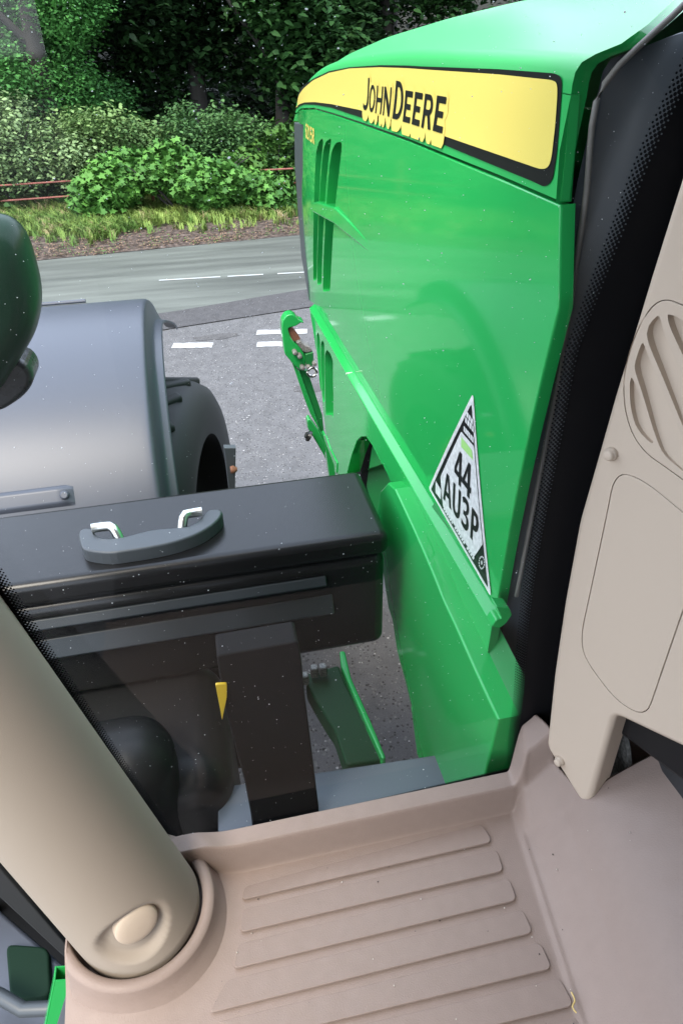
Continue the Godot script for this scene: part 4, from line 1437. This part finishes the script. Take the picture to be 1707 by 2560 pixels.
# ---------------------------------------------------------------- tractor: cab
func cab(t: Node3D) -> void:
	# front pillar: a leaning round trim with a dished seat for an oval cap
	var a := Vector3(-0.211, 1.5, -0.586)
	var d := (Vector3(-0.411, 2.3, -0.688) - a)
	var ax := d.normalized()
	var s := ax.cross(Vector3.BACK).normalized()
	var f := s.cross(ax).normalized()
	var cen := v3([-0.2128, 1.575, -0.5459])[0]
	# direction from the axis to the cap
	var rel := cen - a
	var hc := rel.dot(ax)
	var dir := (Vector3(0, 2.65, 0) - (a + ax * 0.06))
	dir = (dir - ax * dir.dot(ax)).normalized()
	dir = (dir + dir.cross(ax) * 0.153).normalized()
	var cap := a + ax * 0.114 + dir * 0.0885
	var st := begin()
	var rows := []
	for i in 150:
		var h := lerpf(0.012, 1.75, pow(i / 149.0, 2.6))
		var line := PackedVector3Array()
		for k in 96:
			var an := TAU * k / 96.0
			var n := s * cos(an) + f * sin(an)
			var r := 0.095 - 0.012 * h
			if h < 0.03:
				r -= 0.5 * pow((0.03 - h) , 1.2)
			var p := a + ax * h + n * r
			var q := p - cap - dir.cross(ax) * 0.010 + ax * 0.014
			var lx := q.dot(dir.cross(ax)) / 0.048
			var ly := q.dot(ax) / 0.046
			var e := lx * lx + ly * ly
			if q.dot(dir) > -0.05:
				p -= n * 0.013 * smoothstep(1.25, 0.65, e)
			line.append(p)
		rows.append(line)
	loft(st, rows, true, true)
	var p := build(st, "cab_pillar", M.pillar_trim, t)
	p.set_meta("label", "thick round beige pillar trim at the left")
	st = begin()
	rows = []
	for q in [[1.0, -0.020], [1.0, -0.004], [0.985, -0.0015], [0.95, 0.0005], [0.8, 0.003], [0.5, 0.005], [0.01, 0.0055]]:
		var line := PackedVector3Array()
		for k in 40:
			var an := TAU * k / 40.0
			line.append(cap + (dir.cross(ax) * cos(an) * 0.031 + ax * sin(an) * 0.031) * q[0] + dir * q[1])
		rows.append(line)
	loft(st, rows, true)
	build(st, "oval_cap", M.beige_trim, p)
	# door seal and what shows past the pillar
	st = begin()
	slab(st, v2([-0.4113, 1.735, -0.4038, 1.6484, -0.3631, 1.3213, -0.3802, 1.318, -0.4269, 1.5677, -0.4374, 1.6489]), [], plane_z(-0.64), Vector3(0, 0, -0.02), 0.003, 0.1)
	build(st, "door_seal", M.rubber, t)
	st = begin()
	slab(st, v2([-0.8536, -1.1391, -0.4607, -0.7603, -0.3894, -0.491, -0.6975, -0.5591]), [], plane_y(1.05), Vector3(0, -0.05, 0), 0.01, 0.2, -1.0)
	var so := build(st, "step_guard", M.mudguard_plastic, t)
	st = begin()
	slab(st, soft(v2([-0.5927, -0.8307, -0.5002, -0.8034, -0.4826, -0.7048, -0.563, -0.7155]), 0.02), [], plane_y(1.07), Vector3(0, -0.04, 0), 0.006, 0.2, -1.0)
	build(st, "guard_inset", M.dull_green, so)
	st = begin()
	tube(st, v3([-0.6006, 1.12, -0.7264, -0.5666, 1.12, -0.7047, -0.5177, 1.12, -0.6703, -0.4478, 1.12, -0.6574]), 0.014, 10)
	build(st, "guard_bar", M.grey_plastic, so)
	st = begin()
	var g0 := PackedVector3Array([v3([-0.3457, 1.47, -0.5552])[0], v3([-0.4392, 1.22, -0.4798])[0]])
	var gd := (g0[1] - g0[0]).normalized()
	var gs := gd.cross(Vector3.BACK).normalized()
	var gu := gs.cross(gd).normalized()
	for k in 4:
		var n: Vector3 = [gs, -gs, gu, -gu][k]
		var sz := Vector3(0.003, 0.026, 0.24) if k < 2 else Vector3(0.0205, 0.003, 0.24)
		rbox(st, sz, 0.001, Transform3D(Basis(gs, gu, -gd), g0[0] + gd * 0.12 + n * 0.0115), 1)
	build(st, "frame_tube", M.green_paint, t)
	st = begin()
	slab(st, v2([-0.3379, -0.5651, -0.3261, -0.5556, -0.3231, -0.538, -0.3287, -0.4808, -0.3278, -0.4135, -0.3452, -0.4174, -0.346, -0.4847, -0.3328, -0.5402]), [], plane_y(1.475), Vector3(0, -0.02, 0), 0.002, 0.2, -1.0)
	build(st, "sill_strip", M.grey_plastic, t)
	# floor, lower walls and roof
	st = begin()
	rbox(st, Vector3(2.25, 0.06, 1.95), 0.01, at(0.80, 1.445, 0.29), 1)
	build(st, "cab_floor", M.black_plastic, t)
	st = begin()
	rbox(st, Vector3(2.5, 0.12, 2.2), 0.05, at(0.80, 3.06, 0.30), 2)
	build(st, "cab_roof", M.roof_lining, t)
	st = begin()
	rbox(st, Vector3(2.2, 1.56, 0.05), 0.01, at(0.80, 2.22, 1.28), 1)
	build(st, "rear_wall", M.black_plastic, t)
	st = begin()
	rbox(st, Vector3(0.05, 1.1, 1.9), 0.01, at(1.92, 2.0, 0.30), 1)
	rbox(st, Vector3(0.05, 0.25, 1.9), 0.01, at(1.92, 2.92, 0.30), 1)
	build(st, "right_wall", M.black_plastic, t)
	st = begin()
	rbox(st, Vector3(2.1, 1.1, 1.9), 0.08, at(0.85, 0.84, 0.32), 2)
	rbox(st, Vector3(0.5, 0.85, 2.4), 0.08, at(1.13, 0.75, -1.9), 2)
	build(st, "cab_underbody", M.black_plastic, t)
	st = begin()
	rbox(st, Vector3(0.50, 0.62, 0.42), 0.06, at(0.98, 2.10, -0.40), 3)
	rbox(st, Vector3(0.30, 0.55, 0.25), 0.05, at(0.98, 1.65, -0.50), 2)
	rbox(st, Vector3(0.44, 0.22, 0.42), 0.05, at(0.93, 1.96, -0.26), 2)
	build(st, "dashboard", M.black_plastic, t)
	for q in [[1.9, -0.66], [1.9, 1.25], [-0.3, 1.25]]:
		st = begin()
		rbox(st, Vector3(0.10, 1.55, 0.10), 0.03, at(q[0], 2.25, q[1]), 2)
		build(st, "corner_post", M.black_plastic, t)
	# operator seat behind the camera
	st = begin()
	rbox(st, Vector3(0.52, 0.14, 0.5), 0.06, at(0.85, 1.92, 0.62), 3)
	rbox(st, Vector3(0.50, 0.62, 0.14), 0.06, at(0.85, 2.28, 0.92), 3)
	rbox(st, Vector3(0.36, 0.38, 0.36), 0.04, at(0.85, 1.66, 0.64), 2)
	build(st, "operator_seat", M.seat_cloth, t)

func steering_console(t: Node3D) -> void:
	var dep := Vector3(0.906, 0, -0.423)
	var out := v2([-0.0513, 2.5877, -0.0549, 2.5434, -0.0589, 2.4951, -0.0636, 2.438, -0.0682, 2.3749, -0.0738, 2.2994, -0.0781, 2.2186, -0.0843, 2.1124, -0.0799, 1.9707, -0.0709, 1.8251, -0.0544, 1.6555, 0.0304, 1.5952, 0.0453, 1.6137, 0.0414, 1.8279, 0.1408, 1.8569, 0.2346, 1.886])
	out.append_array(v2([0.34, 2.64]))
	out = soft(out, 0.014, 5)
	var gr := smooth(v2([-0.018, 2.4222, -0.0355, 2.4235, -0.0488, 2.4161, -0.0586, 2.3962, -0.0648, 2.3651, -0.0656, 2.3326, -0.0607, 2.3061, -0.0511, 2.2821, -0.0362, 2.261, -0.015, 2.2462, 0.0095, 2.2394, 0.0353, 2.2326, 0.0836, 2.2176, 0.1159, 2.227, 0.1335, 2.2614, 0.1286, 2.3108, 0.105, 2.3584, 0.0695, 2.3967, 0.0234, 2.4167]), 4)
	var cv := soft(v2([-0.0434, 2.1971, -0.0341, 2.2103, -0.0208, 2.2125, 0.0464, 2.1929, 0.1208, 2.17, 0.1343, 2.1556, 0.1127, 2.1051, 0.081, 2.0698, 0.085, 1.8855, 0.0782, 1.8662, 0.0594, 1.8602, 0.0296, 1.8548, -0.0042, 1.8739, -0.0293, 1.8952, -0.0403, 1.9303, -0.0441, 1.9957, -0.0458, 2.1373]), 0.02, 4)
	cv = soft(v2([-0.0487, 2.2052, -0.0148, 2.2142, 0.1156, 2.1724, 0.0821, 2.0902, 0.0836, 1.8647, 0.0376, 1.8553, -0.0273, 1.8927, -0.0404, 1.9278, -0.0458, 2.1373]), 0.030, 5)
	var st := begin()
	slab(st, out, [gr, cv], console(0.0), dep * 0.035, 0.010, 0.05)
	rim(st, gr, console(0.0), dep * 0.012, 0.03)
	rim(st, cv, console(0.0), dep * 0.012, 0.03)
	var c := build(st, "steering_console", M.beige_trim, t)
	c.set_meta("label", "beige console side panel with a speaker grille and a service cover")
	st = begin()
	slab(st, inset(cv, 0.0011), [], console(0.0005), dep * 0.01, 0.0012, 0.05)
	build(st, "service_cover", M.beige_trim, c)
	var slots := []
	for s in [
		v2([-0.0565, 2.3313, -0.0507, 2.3251, -0.0312, 2.3, -0.0109, 2.2672, -0.0102, 2.2605, -0.0192, 2.2635, -0.0348, 2.2722, -0.047, 2.2915, -0.0552, 2.3172]),
		v2([-0.053, 2.3731, -0.0491, 2.3695, -0.0383, 2.3548, -0.0148, 2.3248, 0.0218, 2.2808, 0.0514, 2.2453, 0.0492, 2.2362, 0.0267, 2.246, 0.0044, 2.2533, -0.0134, 2.2768, -0.0378, 2.3156, -0.0547, 2.34, -0.0556, 2.3508]),
		v2([-0.0426, 2.4062, -0.0388, 2.403, -0.0307, 2.3885, 0.003, 2.3478, 0.0406, 2.3023, 0.0607, 2.277, 0.0628, 2.2547, 0.0522, 2.2589, 0.0179, 2.2945, -0.0173, 2.3387, -0.0476, 2.3758, -0.0514, 2.3898]),
		v2([-0.0333, 2.409, -0.0271, 2.41, -0.0135, 2.4064, 0.0068, 2.3987, 0.0384, 2.3661, 0.0559, 2.3438, 0.0643, 2.3058, 0.0594, 2.2964, 0.031, 2.3314, -0.0036, 2.3712, -0.0254, 2.3955])]:
		slots.append(soft(s, 0.012, 3))
	st = begin()
	var gi := inset(gr, 0.0011)
	slab(st, gi, slots, console(0.0005), dep * 0.01, 0.0012, 0.05)
	for s in slots:
		rim(st, s, console(0.0005), dep * 0.012, 0.03)
	var g := build(st, "speaker_grille", M.beige_trim, c)
	# sloping floor of each slot
	for s in slots:
		st = begin()
		var mid := Vector2.ZERO
		for q in s:
			mid += q / s.size()
		trim(st, Geometry2D.offset_polygon(s, 0.002)[0], [], func(q: Vector2) -> Vector3: return console(0.0).call(q) + dep * (0.0065 + 0.11 * ((q.x - mid.x) * -0.85 + (q.y - mid.y) * 0.0)), 0.05)
		build(st, "slot_floor", M.beige_trim, c)
	for q in [v2([-0.0575, 2.2277]), v2([-0.022, 1.6524])]:
		st = begin()
		var rows := []
		for k in [[1.0, -0.001], [0.98, 0.004], [0.86, 0.0055], [0.78, 0.0058], [0.74, 0.009], [0.55, 0.0105], [0.02, 0.011]]:
			var line := PackedVector3Array()
			for j in 24:
				var an := TAU * j / 24.0
				line.append(console(k[1]).call(q[0] + Vector2(cos(an), sin(an)) * 0.0088 * k[0]))
			rows.append(line)
		loft(st, rows, true)
		build(st, "screw_cap", M.beige_trim, c)
	# dark body of the console, bracket and loom behind the panel
	st = begin()
	slab(st, PackedVector2Array([Vector2(-0.02, 2.78), Vector2(-0.02, 1.75), Vector2(0.30, 1.75), Vector2(0.30, 2.78)]), [], console(-0.04), dep * 0.3, 0.01, 0.3)
	build(st, "console_core", M.black_plastic, c)
	st = begin()
	slab(st, soft(v2([-0.6636, 1.5704, -0.6665, 1.6538, -0.6377, 1.7002, -0.6094, 1.6766, -0.5869, 1.6403, -0.5944, 1.6057, -0.6438, 1.5175]), 0.01), [soft(v2([-0.6631, 1.6412, -0.6428, 1.6885, -0.6225, 1.6528, -0.6513, 1.6046]), 0.006)], func(q: Vector2) -> Vector3: return Vector3(0.60, q.y, q.x), Vector3(0.006, 0, 0), 0.001, 0.05)
	build(st, "floor_bracket", M.worn_steel, t)
	st = begin()
	slab(st, soft(v2([-0.6031, 1.7317, -0.5137, 1.7854, -0.4587, 1.703, -0.5157, 1.6695, -0.5591, 1.6942]), 0.006), [], func(q: Vector2) -> Vector3: return Vector3(0.62, q.y, q.x), Vector3(0.05, 0, 0), 0.004, 0.05)
	build(st, "pedal_rubber", M.rubber, t)

func tractor_all() -> void:
	var m := mat("black_gloss", lin(0.006, 0.030, 0.014), 0.3, 0.3)
	m = mat("black_cowl", lin(0.062, 0.073, 0.082), 0.45, 0.5)
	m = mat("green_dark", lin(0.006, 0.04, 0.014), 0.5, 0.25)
	m = mat("plate_steel", lin(0.085, 0.10, 0.12), 0.30, 0.55)
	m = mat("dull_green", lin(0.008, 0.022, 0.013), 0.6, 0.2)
	m = mat("seat_cloth", lin(0.05, 0.05, 0.05), 0.9)
	var t := base("tractor", "green tractor seen from its cab, yellow striped bonnet, black box and mudguard ahead", "tractor")
	bonnet(t)
	sticker(t)
	front_end(t)
	toolbox(t)
	windscreen(t)
	cab(t)
	steering_console(t)

# ---------------------------------------------------------------- floor mat
func mat_y(x: float, z: float) -> float:
	var y := 1.5
	y += 0.060 * smoothstep(-0.634, -0.648, z)
	var x0 := lerpf(0.448, 0.405, clampf((z + 0.64) / 0.33, -0.2, 1.6))
	var e := x - x0
	if e > -0.02:
		var k := maxf(0.0, e + 0.02)
		y += 0.115 * (1.0 - exp(-pow(k / 0.075, 2.0))) + 0.55 * maxf(0.0, e - 0.05)
	y += 0.0035 * exp(-pow((e + 0.012) / 0.005, 2.0))
	# fin rising towards the glass
	var fz := smoothstep(-0.575, -0.69, z)
	y += 0.095 * fz * smoothstep(-0.014, 0.003, e)
	var xr := lerpf(0.470, 0.525, clampf((z + 0.69) / 0.117, 0.0, 1.0))
	if z < -0.575:
		y -= 0.25 * smoothstep(xr, xr + 0.03, x)
	# collar round the pillar
	var c := Vector2(x + 0.222, z + 0.588)
	var r := c.length() + 0.01 * sin(atan2(c.y, c.x) * 2.0)
	y += 0.014 * exp(-pow(maxf(0.0, r - 0.115) / 0.028, 2.0))
	# raised sill at the door side
	y += 0.03 * smoothstep(-0.285, -0.315, x) * smoothstep(-0.50, -0.56, z)
	return y

func mat_and_bits() -> void:
	var t := base("floor_mat", "moulded brown rubber floor mat with raised ribs on the cab floor", "floor mat")
	var st := begin()
	var rows := []
	for j in 190:
		var z := lerpf(-0.677, -0.08, pow(j / 189.0, 1.25))
		var line := PackedVector3Array()
		for i in 330:
			var x := lerpf(-0.326, 0.80, i / 329.0)
			line.append(Vector3(x, mat_y(x, z), z - (0.018 * smoothstep(0.43, 0.455, x) * smoothstep(-0.60, -0.677, z))))
		rows.append(line)
	var drop := PackedVector3Array()
	for q in rows[0]:
		drop.append(q + Vector3(0, -0.06, -0.002))
	rows.insert(0, drop)
	loft(st, rows)
	build(st, "mat_tray", M.mat_rubber, t)
	st = begin()
	rows = []
	for q in smooth(v2([0.098, 0.03, 0.099, 0.05, 0.103, 0.0555, 0.110, 0.0565, 0.1165, 0.053, 0.119, 0.046, 0.124, 0.028, 0.132, 0.010, 0.142, -0.004]), 4, false):
		var line := PackedVector3Array()
		for k in 96:
			var an := TAU * k / 96.0
			line.append(Vector3(maxf(-0.318, -0.222 + cos(an) * q.x * 1.02), 1.5 + q.y - 0.012 * cos(an - 0.7) * smoothstep(0.0, 0.05, q.y), -0.590 + sin(an) * q.x))
		rows.append(line)
	loft(st, rows, true)
	build(st, "pillar_collar", M.mat_rubber, t)
	var pads := [
		v2([-0.0571, -0.6089, 0.368, -0.6256, 0.371, -0.587, -0.0633, -0.5853]),
		v2([-0.0638, -0.5733, 0.3758, -0.5756, 0.3705, -0.5358, -0.0697, -0.5363]),
		v2([-0.0759, -0.5229, 0.3765, -0.5249, 0.3723, -0.4869, -0.0838, -0.4871]),
		v2([-0.0961, -0.4767, 0.3774, -0.4737, 0.3762, -0.436, -0.1237, -0.4374]),
		v2([-0.1146, -0.4264, 0.3832, -0.4226, 0.3817, -0.3833, -0.0272, -0.3903]),
		v2([-0.0058, -0.3807, 0.3898, -0.3711, 0.3908, -0.3326, 0.0766, -0.339]),
		v2([0.0964, -0.3277, 0.4039, -0.3197, 0.4051, -0.2821, 0.1752, -0.2902])]
	for p in pads:
		st = begin()
		var tl: Vector2 = p[0]
		var nn: Vector2 = (p[1] - p[0]).orthogonal().normalized()
		var w: float = (p[3] - tl).dot(nn)
		slab(st, soft(p, 0.010, 5), [], func(q: Vector2) -> Vector3: return Vector3(q.x, 1.5005 + 0.0065 * clampf((q - tl).dot(nn) / w, 0.0, 1.1), q.y), Vector3(0, -0.0032, 0), 0.0010, 0.05, -1.0)
		build(st, "rib", M.mat_rubber, t)
	var cm := SphereMesh.new()
	cm.radius = 1.0
	cm.height = 2.0
	cm.radial_segments = 6
	cm.rings = 3
	var cs := []
	var cc := []
	for i in 55:
		var x := rng.randf_range(-0.2, 0.6)
		var z := rng.randf_range(-0.62, -0.25)
		cs.append(Vector3(x, mat_y(x, z) + 0.004, z))
		cc.append(Color(0.5, 0.45, 0.38) if rng.randf() < 0.5 else Color(0.05, 0.035, 0.03))
	var crumbs := scatter("crumbs", cm, M.grass, cs, cc, 0.0005, 0.0013, t)
	crumbs.set_meta("kind", "stuff")
	# bits of straw lying on the mat
	for q in [["golden bent straw lying near the right edge of the mat", v3([0.3931, 1.512, -0.3471, 0.3933, 1.512, -0.3368, 0.3857, 1.512, -0.3294, 0.3879, 1.512, -0.3219]), 0.0012], ["short pale husk lying on the mat below the windscreen", v3([0.0876, 1.503, -0.6476, 0.0936, 1.503, -0.6491, 0.1, 1.503, -0.6455]), 0.0020]]:
		st = begin()
		tube(st, curve(q[1], 8), q[2], 6)
		var o := build(st, "straw", M.straw)
		tag(o, q[0], "straw")


func _ready() -> void:
	rng.seed = 71
	var cam := Camera3D.new()
	cam.name = "camera"
	cam.transform = Transform3D(Basis(Vector3(0.977248, -0.019406, 0.211210), Vector3(0.134764, 0.825771, -0.547669), Vector3(-0.163783, 0.563672, 0.809598)), Vector3(0, 2.65, 0))
	cam.keep_aspect = Camera3D.KEEP_HEIGHT
	cam.fov = 73.955
	cam.near = 0.05
	cam.far = 400.0
	add_child(cam)
	cam.current = true
	var env := Environment.new()
	env.background_mode = Environment.BG_SKY
	var sky := Sky.new()
	var sm := ProceduralSkyMaterial.new()
	sm.sky_top_color = Color(0.79, 0.85, 0.945)
	sm.sky_horizon_color = Color(0.86, 0.89, 0.92)
	sm.sky_curve = 0.2
	sm.ground_bottom_color = Color(0.2, 0.2, 0.2)
	sm.ground_horizon_color = Color(0.45, 0.47, 0.45)
	sm.sun_angle_max = 1.0
	var nz := noise_tex(0.006, 5, 0.0, 0.30, 512, 4)
	sm.sky_cover = nz
	sky.sky_material = sm
	env.sky = sky
	env.tonemap_mode = Environment.TONE_MAPPER_LINEAR
	env.tonemap_exposure = 5.0
	env.sdfgi_enabled = true
	env.ssao_enabled = true
	env.ssil_enabled = true
	var we := WorldEnvironment.new()
	we.environment = env
	add_child(we)
	var sun := DirectionalLight3D.new()
	sun.name = "sun"
	sun.light_energy = 0.3
	sun.light_angular_distance = 25.0
	sun.light_color = Color(1.0, 0.97, 0.92)
	sun.shadow_enabled = true
	sun.rotation_degrees = Vector3(-58, -40, 0)
	add_child(sun)
	materials()
	ground()
	plants()
	tractor_all()
	mat_and_bits()
